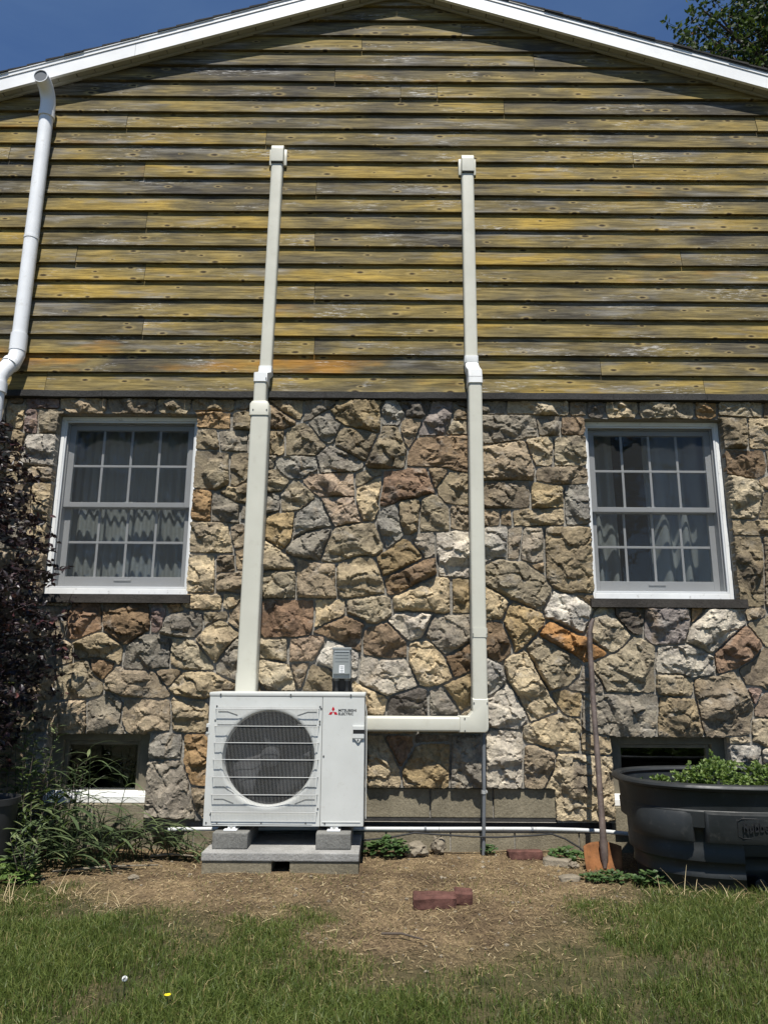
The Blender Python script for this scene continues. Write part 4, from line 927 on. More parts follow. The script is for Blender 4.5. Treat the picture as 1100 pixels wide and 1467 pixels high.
def duct(name, mat, parent, stations, along='z'):
    return MB().loft([duct_ring(*s, along=along) for s in stations]).build(name, mat, parent, smooth=True)
YB, YF_, YB2, YF2 = -.030, -.104, -.070, -.168     # on the siding / on the stone
def hood(parent, x, zt, w):
    """wall-entry cap: side flange plate and a hood rounded over at the top"""
    zb = zt - .165
    MB().box(x-w/2-.020, x+w/2+.020, -.062, -.030, zb+.006, zt-.018).build('flange', M['duct'], parent, .008, True)
    prof = [(-.035, zb), (-.118, zb)] + [(-.118+.055-.055*math.cos(a), zt-.055+.055*math.sin(a)) for a in (rad(t_) for t_ in range(0, 91, 10))] + [(-.035, zt)]
    mb = MB(); A = [(x-w/2, y, z) for y, z in prof]; B = [(x+w/2, y, z) for y, z in prof]; mb.loft([A, B])
    mb.build('hood', M['duct'], parent, .009, True, 3)
    MB().box(x-w/2+.003, x+w/2-.003, -.114, -.03, zb-.006, zb-.0005).build('gasket', M['blackrub'], parent)
def screws(parent, pts, r=.0042, mat='screwm'):
    for (x, y, z) in pts: MB().cyl((x, y, z), (0, -1, 0), r, .0035, 8).build('screw', M[mat], parent)

# left line cover
d1 = empty('line_cover', (-.87, -.1, 1.04), 'ivory line cover widening below the ledge, rising behind the outdoor unit', 'line cover', 'line covers on the gable wall')
def child(o, parent):                      # keep world placement under an Empty that is not at the origin
    o.parent = parent; o.matrix_parent_inverse = Matrix.Translation(parent.location).inverted(); return o
class Kids:
    """collects parts built in world coordinates and parents them to the thing's Empty"""
    def __init__(s, root): s.root = root
    def __enter__(s): s.before = set(COL.objects); return s
    def __exit__(s, *a):
        for o in set(COL.objects) - s.before:
            if o.parent is None: child(o, s.root)
with Kids(d1):
    duct('duct', M['duct'], None, [(-.828, 4.92, .088, YB, YF_), (-.8475, 3.255, .086, YB, YF_)])
    hood(None, -.827, 5.085, .094)
    cp = duct('coupling', M['coupling'], None, [(-.8475, 3.262, .096, YB, YF_-.005), (-.850, 3.215, .096, YB, YF_-.005), (-.868, 3.185, .096, YB2+.02, YF2-.004), (-.868, 3.118, .096, YB2+.02, YF2-.004)])
    duct('duct', M['duct'], None, [(-.868, 3.12, .088, YB2, YF2+.002), (-.868, 2.92, .088, YB2, YF2+.002)])
    duct('reducer', M['duct'], None, [(-.865, 2.972, .112, YB2, YF2-.004), (-.865, 2.950, .134, YB2, YF2-.012), (-.865, 2.868, .134, YB2, YF2-.012)])
    duct('duct', M['duct'], None, [(-.861, 2.868, .124, YB2, YF2-.006), (-.872, 1.10, .126, YB2, YF2-.006)])
    duct('end_collar', M['duct'], None, [(-.872, 1.13, .132, YB2, YF2-.010), (-.873, .90, .132, YB2, YF2-.010)])
    screws(None, [(-.905, YF2-.0125, 2.905), (-.812, YF2-.0125, 2.905), (-.912, YF_-.001, 3.14), (-.826, YF2-.004, 3.14)])
# right line cover with its run to the unit
d2 = empty('line_cover', (.62, -.1, .77), 'narrow ivory line cover that turns left to the outdoor unit', 'line cover', 'line covers on the gable wall')
with Kids(d2):
    duct('duct', M['duct'], None, [(.618, 4.86, .092, YB, YF_), (.616, 3.345, .092, YB, YF_)])
    hood(None, .619, 5.01, .094)
    duct('coupling', M['coupling'], None, [(.616, 3.35, .100, YB, YF_-.005), (.616, 3.30, .100, YB, YF_-.005), (.618, 3.295, .094, YB, YF_-.003), (.620, 3.26, .098, YB, -.125), (.631, 3.215, .098, YB2+.02, YF2-.004), (.632, 3.165, .100, YB2+.02, YF2-.006)])
    duct('coupling_band', M['coupling'], None, [(.632, 3.160, .102, YB2+.02, YF2-.008), (.632, 3.118, .102, YB2+.02, YF2-.008)])
    duct('duct', M['duct'], None, [(.631, 3.118, .094, YB2, YF2), (.617, .95, .096, YB2, YF2)])
    duct('joint_sleeve', M['duct'], None, [(.6235, 1.425, .101, YB2, YF2-.003), (.6235, 1.365, .101, YB2, YF2-.003)])
    duct('duct', M['duct'], None, [(-.135, .822, .092, YB2, YF2), (.50, .822, .092, YB2, YF2)], 'x')
    # elbow fitting
    o = [(.478, .772), (.640, .772), (.655, .777), (.665, .790), (.668, .806), (.668, .985), (.567, .985), (.567, .905), (.540, .873), (.478, .873)]
    r0 = [(x, YB2, z) for x, z in o]; r1 = [(x, YF2+.010, z) for x, z in o]; cxx, czz = .60, .84
    r2 = [(cxx+(x-cxx)*.93, YF2-.005, czz+(z-czz)*.93) for x, z in o]
    MB().loft([r0, r1, r2]).build('elbow', M['duct'], None, .003, True)
    screws(None, [(.575, YF2-.006, .955), (.660, YF2-.006, .955), (.515, YF2-.006, .860), (.515, YF2-.006, .785), (.578, YF2-.004, 1.385), (.668, YF2-.004, 1.385)])

# ------------------------------------------------------------------ vent pipe at the left
vp = empty('vent_pipe', (-2.67, -.22, 0), 'white plastic vent pipe with forward-facing open elbow under the left rake', 'vent pipe')
with Kids(vp):
    R = .050
    MB().tube([(-2.615, -.105, 3.40), (-2.615, -.105, 5.36)], R, 24).build('pipe', M['pvc'], None, smooth=True)
    elb = [(-2.615, -.105, 5.33), (-2.615, -.105, 5.41)] + [(-2.615, -.105-.125+.125*math.cos(a), 5.41+.125*math.sin(a)) for a in (rad(t_) for t_ in range(10, 91, 10))] + [(-2.615, -.262, 5.535)]
    MB().tube(elb, R+.005, 24, caps=False).build('elbow', M['pvc'], None, smooth=True)
    MB().tube([(-2.615, -.245, 5.535), (-2.615, -.264, 5.535)], [.0490, .0490], 24, caps=False).build('mouth_wall', M['pvc'], None, smooth=True)
    MB().cyl((-2.615, -.257, 5.535), (0, 1, 0), .0500, .004, 24).build('mouth_guard', M['conduit'], None)
    ring = MB(); n = 24
    for k in range(n):
        a, b = 2*math.pi*k/n, 2*math.pi*(k+1)/n
        ring.add([(-2.615+r_*math.cos(q), -.2635, 5.535+r_*math.sin(q)) for q, r_ in ((a, .0488), (b, .0488), (b, .0555), (a, .0555))], [(0,1,2,3)])
    ring.build('mouth_rim', M['pvc'], None)
    MB().tube([(-2.615, -.105, 5.295), (-2.615, -.105, 5.345)], R+.009, 24).build('collar', M['pvc'], None, smooth=True)
    MB().tube([(-2.615, -.105, 3.36), (-2.615, -.105, 3.49)], R+.007, 24).build('collar', M['pvc'], None, smooth=True)
    off = [(-2.615, -.105, 3.42), (-2.615, -.106, 3.33), (-2.622, -.122, 3.28), (-2.655, -.190, 3.17), (-2.664, -.210, 3.12), (-2.665, -.213, 3.05)]
    MB().tube(off, R+.004, 24).build('offset_bend', M['pvc'], None, smooth=True)
    for p, q in (((-2.628, -.134, 3.262), (-2.635, -.150, 3.235)), ((-2.665, -.213, 3.075), (-2.665, -.213, 3.005))): MB().tube([p, q], R+.011, 24).build('collar', M['pvc'], None, smooth=True)
    MB().tube([(-2.665, -.213, 3.05), (-2.665, -.213, .02)], R, 24).build('pipe', M['pvc'], None, smooth=True)
    for z in (4.25, 2.2): MB().tube([(-2.615 if z > 3 else -2.665, -.105 if z > 3 else -.213, z), (-2.615 if z > 3 else -2.665, -.105 if z > 3 else -.213, z+.02)], R+.003, 20).build('strap', M['pvc'], None, smooth=True)

# ------------------------------------------------------------------ disconnect box
db = empty('disconnect_box', (-.263, -.1, 1.10), 'small grey electrical disconnect box above the outdoor unit', 'electrical box')
with Kids(db):
    MB().box(-.322, -.205, -.165, -.085, 1.100, 1.290).build('case', M['boxgrey'], None, .004)
    MB().box(-.325, -.202, -.180, -.080, 1.279, 1.295).build('rain_hood', M['boxgrey'], None, .003)
    MB().box(-.316, -.211, -.178, -.166, 1.128, 1.277).build('cover', M['boxgrey'], None, .003)
    MB().box(-.310, -.217, -.1815, -.178, 1.266, 1.2725).build('cover_lip', M['steel'], None)
    for z in (1.205, 1.225, 1.245): MB().box(-.307, -.220, -.1798, -.1783, z, z+.003).build('pressed_rib', M['boxgrey'], None)
    st = MB().box(-.279, -.246, -.1796, -.1783, 1.134, 1.183).build('sticker', M['sticker'], None)
    for z, w_ in ((1.172, .022), (1.161, .018), (1.150, .022), (1.141, .020)): MB().box(-.262-w_/2, -.262+w_/2, -.1803, -.1797, z-.002, z+.002).build('print_line', M['boxgrey'], None)
    for x in (-.297, -.230):
        MB().tube([(x, -.125, 1.10), (x, -.125, 1.085)], .019, 14).build('conduit_fitting', M['screwm'], None, smooth=True)
        MB().tube([(x, -.125, 1.09), (x, -.125, 1.02), (x+.005, -.128, .93), (x+.02, -.135, .80)], .0125, 12).build('flexible_conduit', M['blackrub'], None, smooth=True)
    MB().box(-.326, -.200, -.098, -.072, 1.01, 1.10).build('box_shadow_plate', M['blackrub'], None)  # black plate painting the shadow the box casts below itself

# ------------------------------------------------------------------ drain conduit, gutter pipe and cable at the foot of the wall
cd = empty('conduit', (.622, -.12, .06), 'thin dark grey conduit dropping from the line cover elbow', 'conduit')
with Kids(cd):
    MB().tube([(.640, -.125, .79), (.634, -.122, .45), (.622, -.118, .05)], .0115, 12).build('pipe', M['conduit'], None, smooth=True)
    MB().tube([(.632, -.121, .425), (.631, -.121, .405)], .016, 12).build('clamp', M['steel'], None, smooth=True)
    MB().box(.634, .655, -.125, -.03, .408, .422).build('clamp_tab', M['steel'], None, .002)
gp = empty('floor_pipe', (.6, -.11, .19), 'long white pipe lying along the foundation', 'pipe')
with Kids(gp):
    for nm, pts in (('pipe', [(-1.32, -.10, .182), (-.5, -.105, .196), (-.1, -.105, .193), (.35, -.105, .195)]), ('pipe', [(.352, -.105, .195), (.62, -.105, .197), (1.0, -.105, .198), (1.2, -.105, .194), (1.36, -.105, .188), (1.62, -.105, .166)])):
        MB().tube(pts, .0125, 12).build(nm, M['greypipe'], None, smooth=True)
    for x in (.26, .92): MB().tube([(x, -.105, .1948), (x+.014, -.105, .1948)], .0155, 12).build('clip', M['conduit'], None, smooth=True)
cb = MB().tube([(-.12, -.12, .13), (.05, -.13, .150), (.2, -.135, .178), (.33, -.135, .170), (.55, -.135, .158), (.70, -.135, .155), (.90, -.135, .165), (1.04, -.135, .176), (1.12, -.14, .150), (1.2, -.16, .105), (1.26, -.18, .05)], .0055, 8).build('cable', M['blackrub'], None, smooth=True)
tag(cb, 'black cable sagging along the wall just below the white pipe', 'cable')

# ================================================================== OUTDOOR UNIT
def text_mesh(s, width, loc, mat, name, parent, offset=.0, depth=.0006, height=None):
    cu = bpy.data.curves.new('t', 'FONT'); cu.body = s; cu.extrude = .5*depth; cu.offset = offset; cu.size = 1.0
    o = bpy.data.objects.new('t', cu); COL.objects.link(o); bpy.context.view_layer.update()
    me = bpy.data.meshes.new_from_object(o.evaluated_get(bpy.context.evaluated_depsgraph_get())); bpy.data.objects.remove(o)
    co = np.zeros(len(me.vertices)*3); me.vertices.foreach_get('co', co); co = co.reshape(-1, 3)
    sx = width/(co[:,0].max()-co[:,0].min()); sz = sx if height is None else height/(co[:,1].max()-co[:,1].min())
    out = np.stack([(co[:,0]-co[:,0].min())*sx, -co[:,2], (co[:,1]-co[:,1].min())*sz], 1)
    me.vertices.foreach_set('co', out.astype(np.float32).ravel()); me.materials.clear(); me.materials.append(mat); me.update()
    q = bpy.data.objects.new(name, me); q.location = loc; return link(q, parent)
UX0, UX1, UZ0, UZ1, UY0, UY1 = -1.030, -.108, .268, 1.017, -.450, -.122
ac = empty('outdoor_unit', (-.57, -.29, UZ0), 'off-white outdoor heat pump unit with round fan guard', 'heat pump')
FC, FR = (-.668, .642), .272
with Kids(ac):
    # shell: sides, back, bottom
    sh = MB(); sh.box(UX0, UX0+.012, UY0+.012, UY1, UZ0, UZ1-.02); sh.box(UX1-.012, UX1, UY0+.012, UY1, UZ0, UZ1-.02)
    sh.box(UX0+.012, UX1-.012, UY1-.012, UY1, UZ0, UZ1-.02); sh.box(UX0+.012, UX1-.012, UY0+.02, UY1-.012, UZ0, UZ0+.02)
    sh.build('cabinet', M['cabinet'], None, .002)
    MB().box(UX0-.004, UX1+.004, UY0-.004, UY1+.004, UZ1-.024, UZ1).build('top_cover', M['cabinet'], None, .008, True)
    XS = -.358
    # fan panel with round opening
    x0, x1, z0, z1 = UX0+.001, XS-.0015, UZ0+.001, UZ1-.0255
    angs = sorted([2*math.pi*k/72 for k in range(72)] + [math.atan2(z-FC[1], x-FC[0]) % (2*math.pi) for x in (x0, x1) for z in (z0, z1)])
    def onrect(a):
        c_, s_ = math.cos(a), math.sin(a); ts = []
        if c_ > 1e-9: ts.append((x1-FC[0])/c_)
        if c_ < -1e-9: ts.append((x0-FC[0])/c_)
        if s_ > 1e-9: ts.append((z1-FC[1])/s_)
        if s_ < -1e-9: ts.append((z0-FC[1])/s_)
        k = min(ts); return (FC[0]+k*c_, FC[1]+k*s_)
    rings = [[(*onrect(a)[:1], UY0+.02, onrect(a)[1]) for a in angs], [(onrect(a)[0], UY0, onrect(a)[1]) for a in angs],
             [(FC[0]+(FR+.020)*math.cos(a), UY0, FC[1]+(FR+.020)*math.sin(a)) for a in angs], [(FC[0]+(FR+.010)*math.cos(a), UY0-.002, FC[1]+(FR+.010)*math.sin(a)) for a in angs],
             [(FC[0]+FR*math.cos(a), UY0+.002, FC[1]+FR*math.sin(a)) for a in angs], [(FC[0]+(FR-.008)*math.cos(a), UY0+.03, FC[1]+(FR-.008)*math.sin(a)) for a in angs], [(FC[0]+(FR-.008)*math.cos(a), UY0+.06, FC[1]+(FR-.008)*math.sin(a)) for a in angs]]
    MB().loft(rings, caps=False).build('fan_panel', M['cabinet'], None, smooth=True)
    sr = [[(FC[0]+r_*math.cos(a), y, FC[1]+r_*math.sin(a)) for a in angs] for r_, y in ((FR-.006, UY0+.055), (FR-.004, UY0+.17), (.001, UY0+.171))]
    MB().loft(sr, caps=False).build('fan_shroud', M['hollow'], None)
    MB().box(XS+.0015, UX1-.001, UY0, UY0+.02, UZ0+.001, UZ1-.0255).build('service_panel', M['cabinet'], None, .003)
    MB().box(XS-.0014, XS+.0014, UY0+.004, UY0+.02, UZ0+.002, UZ1-.026).build('panel_seam', M['seam'], None)
    MB().box(XS+.012, UX1-.018, UY0-.003, UY0+.001, UZ0+.022, UZ0+.028).build('bottom_rib', M['cabinet'], None, .001)
    MB().box(UX0+.05, XS-.045, UY0-.0025, UY0+.001, UZ0+.010, UZ0+.014).build('bottom_rib', M['cabinet'], None, .001)
    # corner pressings behind the guard
    for sx in (-1, 1):
        for zz in ((.905, .885), (.83, .83), (.482, .445), (.415, .392)):
            xa = -.975 if sx < 0 else -.39; xb = xa - sx*.055; xc = xa - sx*.115
            MB().tube([(xa, UY0-.001, zz[0]), (xb, UY0-.001, zz[0]), (xc, UY0-.001, zz[1])], .0022, 6).build('pressing', M['seam'], None)
    # fan
    fn = MB().tube([(FC[0], UY0+.05, FC[1]), (FC[0], UY0+.06, FC[1]), (FC[0], UY0+.15, FC[1])], [.035, .058, .062], 24).build('fan', M['fan'], None, smooth=True)
    for k in range(3):
        a0 = k*2*math.pi/3 + .5; V = []; nr, na = 6, 10
        for i in range(nr+1):
            r_ = .055 + (FR-.075)*i/nr
            for j in range(na+1):
                a = a0 + (1.35 + .18*i/nr)*j/na + .25*i/nr; V.append((FC[0]+r_*math.cos(a), UY0+.14-.075*j/na + .01*math.sin(i), FC[1]+r_*math.sin(a)))
        F = [(i*(na+1)+j, i*(na+1)+j+1, (i+1)*(na+1)+j+1, (i+1)*(na+1)+j) for i in range(nr) for j in range(na)]
        b_ = MB().add(V, F).build('blade', M['fan'], None, smooth=True); md = b_.modifiers.new('t', 'SOLIDIFY'); md.thickness = .004; b_.parent = fn
    # guard
    g = MB(); GX0, GX1, GZ0, GZ1, GY = -.985, -.380, .333, .938, UY0-.026
    nv = 74
    for i in range(nv+1):
        x = GX0+.010 + (GX1-GX0-.020)*i/nv
        g.tube([(x, UY0-.002, GZ1-.002), (x, GY+.006, GZ1-.012), (x, GY, GZ1-.022), (x, GY, GZ0+.022), (x, GY+.006, GZ0+.010), (x, UY0-.002, GZ0)], .00052, 5)
    g.build('guard_wires', M['wire'], None)
    for i, z in enumerate((.921, .823, .729, .635, .538, .442, .348)):
        MB().tube([(GX0-.004, UY0-.001, z), (GX0+.001, GY-.003, z), (GX1-.001, GY-.003, z), (GX1+.004, UY0-.001, z)], .0023, 8).build('guard_bar', M['wire'], None, smooth=True)
    # screws
    screws(None, [(x, UY0-.004-.0005, UZ1-.013) for x in (-.965, -.548, -.190)] + [(x, UY0, UZ0+.018) for x in (-1.012, -.950, -.695, -.440, -.33)] + [(-.345, UY0, .655)]
           + [(-.985, UY0, .936), (-.372, UY0, .936), (-.372, UY0, .852), (-.372, UY0, .836), (-.365, UY0, .925), (-.99, UY0, .855), (-.372, UY0, .365), (-.99, UY0, .332)], .0048)
    # handles
    MB().box(-.178, UX1-.001, UY0-.012, UY0+.002, .755, .828).build('handle', M['cabinet'], None, .004)
    MB().box(-.174, UX1+.001, UY0-.0128, UY0-.001, .783, .806).build('handle_slot_shade', M['hollow'], None, .001)  # dark strip on the plate stands in for shade in the grip slot
    MB().add([(-.166, UY0-.010, .757), (-.124, UY0-.010, .757), (-.138, UY0-.010, .735), (-.146, UY0-.010, .733), (-.166, UY0+.003, .757), (-.124, UY0+.003, .757), (-.138, UY0+.003, .735), (-.146, UY0+.003, .733)],
             [(0,3,2,1), (4,5,6,7), (0,1,5,4), (1,2,6,5), (2,3,7,6), (3,0,4,7)]).build('handle_tab', M['cabinet'], None)
    screws(None, [(-.145, UY0-.010, .748)])
    MB().box(UX0-.012, UX0+.010, UY0-.003, UY0+.05, .775, .835).build('handle', M['cabinet'], None, .004)
    MB().box(UX0-.013, UX0+.002, UY0-.0045, UY0+.03, .790, .815).build('handle_slot_shade', M['hollow'], None, .001)  # slot shade again, as a dark piece on the left handle
    MB().tube([(UX1+.004, -.40, .95), (UX1+.012, -.40, .90), (UX1+.012, -.38, .30)], .003, 6).build('side_cable', M['cabinet'], None, smooth=True)
    # feet
    for x in (-.865, -.275):
        ft = MB().box(x-.022, x+.022, UY0+.004, UY0+.30, .246, .268)
        ft.build('foot', M['coupling'], None, .002)
        MB().box(x-.040, x+.036, UY0-.028, UY0+.31, .2465, .2535).build('foot_plate', M['coupling'], None, .002)
        MB().cyl((x, UY0-.008, .254), (0, 0, 1), .008, .014, 6).build('anchor_bolt', M['steel'], None)
    # badge: three diamonds and two lines of lettering
    def rhomb(c, a, L, w_):
        u = Vector((math.cos(a), 0, math.sin(a))); n_ = Vector((-u.z, 0, u.x)); c = Vector(c); s_ = u*L/2
        P = [c, c+s_+n_*w_/2, c+u*L, c+s_-n_*w_/2]; q = Vector((0, .0008, 0))
        return MB().add(P + [p+q for p in P], [(0,1,2,3), (7,6,5,4), (0,4,5,1), (1,5,6,2), (2,6,7,3), (3,7,4,0)])
    lc = (-.294, UY0-.0009, .906)
    for a in (90, 210, 330): rhomb((lc[0]+.0012*math.cos(rad(a)), lc[1], lc[2]+.0012*math.sin(rad(a))), rad(a), .0300, .0175).build('badge_diamond', M['red'], None)
    text_mesh('MITSUBISHI', .107, (-.263, UY0-.0006, .9075), M['ink'], 'lettering', None, .028, height=.0155)
    text_mesh('ELECTRIC', .089, (-.263, UY0-.0006, .8875), M['ink'], 'lettering', None, .028, height=.0155)

# supports
sp = empty('support_blocks', (-.56, -.35, .05), '', '')
bpy.data.objects.remove(sp)
for x0_, x1_, lab in ((-.958, -.758, 'left grey concrete block carrying the outdoor unit foot'), (-.374, -.176, 'right grey concrete block carrying the outdoor unit foot')):
    tag(MB().box(x0_, x1_, -.520, -.13, .1585, .2455).build('concrete_block', M['paver'], None, .008), lab, 'block', 'blocks carrying the outdoor unit')
pad = empty('equipment_pad', (-.56, -.35, .05), 'pale concrete slab pad under the outdoor unit', 'concrete pad')
with Kids(pad):
    MB().box(-.996, -.126, -.600, -.08, .114, .158).build('slab', M['concrete'], None, .006)
for x0_, x1_, lab in ((-.993, -.608, 'tan concrete block under the left half of the pad'), (-.508, -.128, 'tan concrete block under the right half of the pad')):
    tag(MB().box(x0_, x1_, -.592, -.10, .0, .1135).build('concrete_block', M['block'], None, .006), lab, 'block', 'blocks under the pad')

# ================================================================== SHOVEL
sv = empty('shovel', (1.21, -.50, .03), 'rusty square-blade shovel leaning on the stone wall beside the planter', 'shovel')
with Kids(sv):
    MB().tube([(1.268, -.452, .10), (1.272, -.435, .20), (1.298, -.315, .62), (1.322, -.195, 1.03), (1.336, -.140, 1.30), (1.344, -.118, 1.40), (1.362, -.108, 1.46), (1.378, -.104, 1.49)], [.021, .0195, .0170, .0165, .0170, .0175, .016, .011], 14).build('handle', M['handle'], None, smooth=True)
    V = []; nu, nv2 = 10, 10
    for j in range(nv2+1):
        f = j/nv2; z = .185 - .155*f; yb = -.415 - .085*f
        hw = .110 - .012*f*f
        for i in range(nu+1):
            u = -1 + 2*i/nu; V.append((1.262 - .012*f + hw*u, yb - .045*u*u*(1-.4*f) + .022, z - (.020*abs(u)**3 if j == 0 else 0) - (.018*(u*u) if j == nv2 else 0) + (.012*(1-u*u) if j == nv2 else 0)))
    F = [(j*(nu+1)+i, j*(nu+1)+i+1, (j+1)*(nu+1)+i+1, (j+1)*(nu+1)+i) for j in range(nv2) for i in range(nu)]
    bl = MB().add(V, F).build('blade', M['rust'], None, smooth=True); md = bl.modifiers.new('t', 'SOLIDIFY'); md.thickness = .004
    MB().tube([(1.262, -.47, .06), (1.266, -.458, .12), (1.270, -.443, .20)], [.010, .022, .024], 14).build('socket', M['handle'], None, smooth=True)

# ================================================================== PLANTER TUB
TC, TA, TB, TZ0, TZ1 = (2.06, -.61), .745, .475, .045, .575
def tub_pt(a, off, z, p=2.5, recess=0.0):
    c_, s_ = math.cos(a), math.sin(a); k = (abs(c_)**p + abs(s_)**p)**(-1/p)
    x, y = (TA-off)*k*c_, (TB-off)*k*s_
    if recess and y < 0: y *= (1 - recess)
    return (TC[0]+x, TC[1]+y, z)
NA = 160
AN = [2*math.pi*k/NA for k in range(NA)]
def rec(a, z):
    """drain bay pressed into the middle of the front, below the name panel"""
    x = tub_pt(a, .1, 0)[0]
    if z > .285 or not (math.pi < a < 2*math.pi): return 0
    return .42 if 1.83 < x < 2.30 else 0
tb = empty('planter_tub', (TC[0], TC[1], TZ0), 'black plastic stock tank planter with stepped ribbed sides', 'planter')
with Kids(tb):
    prof = [(.575, .022), (.545, .030), (.530, .036), (.455, .042), (.448, .036), (.372, .040), (.358, .062), (.348, .070), (.262, .074), (.254, .070), (.205, .074), (.193, .092), (.185, .096), (.150, .098), (.142, .094), (.125, .094), (.110, .106), (.045, .114)]
    rings = [[tub_pt(a, o, z, recess=rec(a, z)) for a in AN] for z, o in prof]
    rings.append([tub_pt(a, .3, .045) for a in AN])
    inner = [[tub_pt(a, o, z) for a in AN] for z, o in ((.30, .085), (.45, .060), (.572, .040))]
    MB().loft(rings, caps=False).build('shell', M['tub'], None, smooth=True)
    MB().loft(inner, caps=False).build('inner_wall', M['tub'], None, smooth=True)
    rim = MB(); m_ = 10
    rr_ = [[tub_pt(a, .026 - .026*math.cos(2*math.pi*k/m_), .566 + .020*math.sin(2*math.pi*k/m_)) for a in AN] for k in range(m_+1)]
    rim.loft(rr_, caps=False).build('rim', M['tub'], None, smooth=True)
    # name panel proud of the front
    def xr(x0, x1, n): return [x0+(x1-x0)*i/n for i in range(n+1)]
    def front_y(x, off, p=2.5): u = min(.999, abs((x-TC[0])/(TA-off))); return TC[1] - (TB-off)*(1-u**p)**(1/p)
    pn = MB(); Lr = []
    for x in [1.635] + xr(1.645, 2.38, 16) + [2.39]:
        e = 0 if x in (1.635, 2.39) else 1; y = front_y(x, .040)
        Lr.append([(x, y+.02, .300), (x, y-.004-.012*e, .305), (x, y-.010-.014*e, .330), (x, y-.008-.014*e, .440), (x, y-.004, .452), (x, y+.02, .454)])
    pn.loft(Lr).build('name_panel', M['tub'], None, smooth=True)
    pn = MB(); Lr = []; a_end = max((a for a in [math.pi + .6*i/200*math.pi for i in range(201)] if tub_pt(a, .04, 0)[0] < 1.585))
    for i in range(25):
        a = math.pi*1.06 + (a_end-math.pi*1.06)*i/24; k = min(1, i/8)*min(1, (24-i)/1.5)
        Lr.append([tub_pt(a, .055, .300), tub_pt(a, .040-.009*k, .304), tub_pt(a, .036-.012*k, .325), tub_pt(a, .036-.010*k, .40+.03*k), tub_pt(a, .042, .452), tub_pt(a, .055, .453)])
    pn.loft(Lr).build('side_panel', M['tub'], None, smooth=True)
    yl = front_y(1.90, .040) - .0265
    text_mesh('Rubbermaid', .245, (1.795, yl, .366), M['emboss'], 'lettering', None, .004, .006, .046)
    fr_ = MB()
    P = [(1.775, .345), (1.795, .335), (2.06, .335), (2.08, .345), (2.08, .415), (2.06, .427), (1.795, .427), (1.775, .415)]
    fr_.tube([(x, front_y(x, .04)-.0255, z) for x, z in P + P[:1]], .0018, 6, caps=False).build('lettering_frame', M['emboss'], None)
    MB().tube([(1.93, -.84, .085), (1.93, -.91, .085)], [.030, .030], 16).build('drain_plug', M['tub'], None, .004)
soil = MB(); ring_ = [tub_pt(a, .07, .475) for a in AN]; soil.add(ring_ + [(TC[0], TC[1], .49)], [(i, (i+1) % NA, NA) for i in range(NA)])
so = soil.build('soil', M['soil'], None); child(so, tb)

# ================================================================== BRICKS, LOOSE STONES, POT
def rough_box(name, mat, loc, dim, rz, seed, label, cat, group=None, jit=.006, tilt=(0, 0)):
    bm = bmesh.new(); bmesh.ops.create_cube(bm, size=1.0)
    for v_ in bm.verts: v_.co = Vector((v_.co.x*dim[0], v_.co.y*dim[1], v_.co.z*dim[2]))
    bmesh.ops.subdivide_edges(bm, edges=bm.edges[:], cuts=5, use_grid_fill=True)
    bmesh.ops.bevel(bm, geom=[e for e in bm.edges if len(e.link_faces) == 2 and e.calc_face_angle(0) > 1], offset=min(dim)*.07, segments=2, affect='EDGES')
    for v_ in bm.verts: v_.co += noise.noise_vector(v_.co*18 + Vector((seed, 0, 0)))*jit
    for f in bm.faces: f.smooth = True
    me = bpy.data.meshes.new(name); bm.to_mesh(me); bm.free()
    o = obj(name, me, mat); o.location = loc; o.rotation_euler = (tilt[0], tilt[1], rz); return tag(o, label, cat, group)
def rock(name, mat, loc, r, sc, seed, label, group=None):
    bm = bmesh.new(); bmesh.ops.create_icosphere(bm, subdivisions=3, radius=r)
    for v_ in bm.verts:
        d_ = v_.co.normalized(); k = 1 + .30*noise.noise(d_*1.6+Vector((seed, 0, 0))) + .12*noise.noise(d_*5+Vector((0, seed, 0)))
        c0 = noise.cell(d_*2.2+Vector((seed, 1, 0))); v_.co = Vector((v_.co.x*sc[0], v_.co.y*sc[1], v_.co.z*sc[2]))*k*(.93+.12*c0)
    me = bpy.data.meshes.new(name); bm.to_mesh(me); bm.free()
    o = obj(name, me, mat); o.location = loc; return tag(o, label, 'stone', group)
rough_box('brick', M['brick'], (.250, -1.165, .072), (.200, .095, .062), rad(3), 1, 'red brick lying in the straw, nearest the camera', 'brick', 'loose red bricks', .006, (rad(4), 0))
rough_box('brick', M['brick'], (.392, -1.120, .078), (.090, .095, .062), rad(-6), 5, 'broken red half brick touching the nearest brick', 'brick', 'loose red bricks', .006, (0, rad(3)))
rough_box('brick', M['brick'], (.86, -.19, .068), (.20, .10, .055), rad(2), 9, 'faded red brick lying at the foot of the wall', 'brick', 'loose red bricks', .006, (rad(-5), 0))
rough_box('flat_stone', M['rock'], (1.03, -.33, .062), (.15, .11, .035), rad(-24), 13, 'flat brown stone between the wall brick and the shovel', 'stone', None, .012)
rough_box('flat_stone', M['rock'], (1.0, -.70, .058), (.10, .06, .03), rad(15), 17, 'small tan stone on bare soil before the shovel', 'stone', None, .010)
rock('loose_stone', M['rock'], (.20, -.14, .085), .075, (1.15, .8, .62), 3, 'rounded tan stone next to the clover clump')
rock('loose_stone', M['rock'], (.345, -.10, .100), .062, (.8, .75, .85), 8, 'upright grey stone leaning on the foundation')
rock('loose_stone', M['rock'], (1.10, -.42, .065), .028, (1.2, .8, .7), 12, 'pebble lying at the left edge of the shovel blade')
rock('loose_stone', M['rock'], (-1.32, -.73, .060), .024, (1.3, .8, .7), 15, 'small pale stone alone on the bare soil left of the pad')
pt = empty('plant_pot', (-2.13, -.70, .03), 'black plastic nursery pot at the left edge', 'pot')
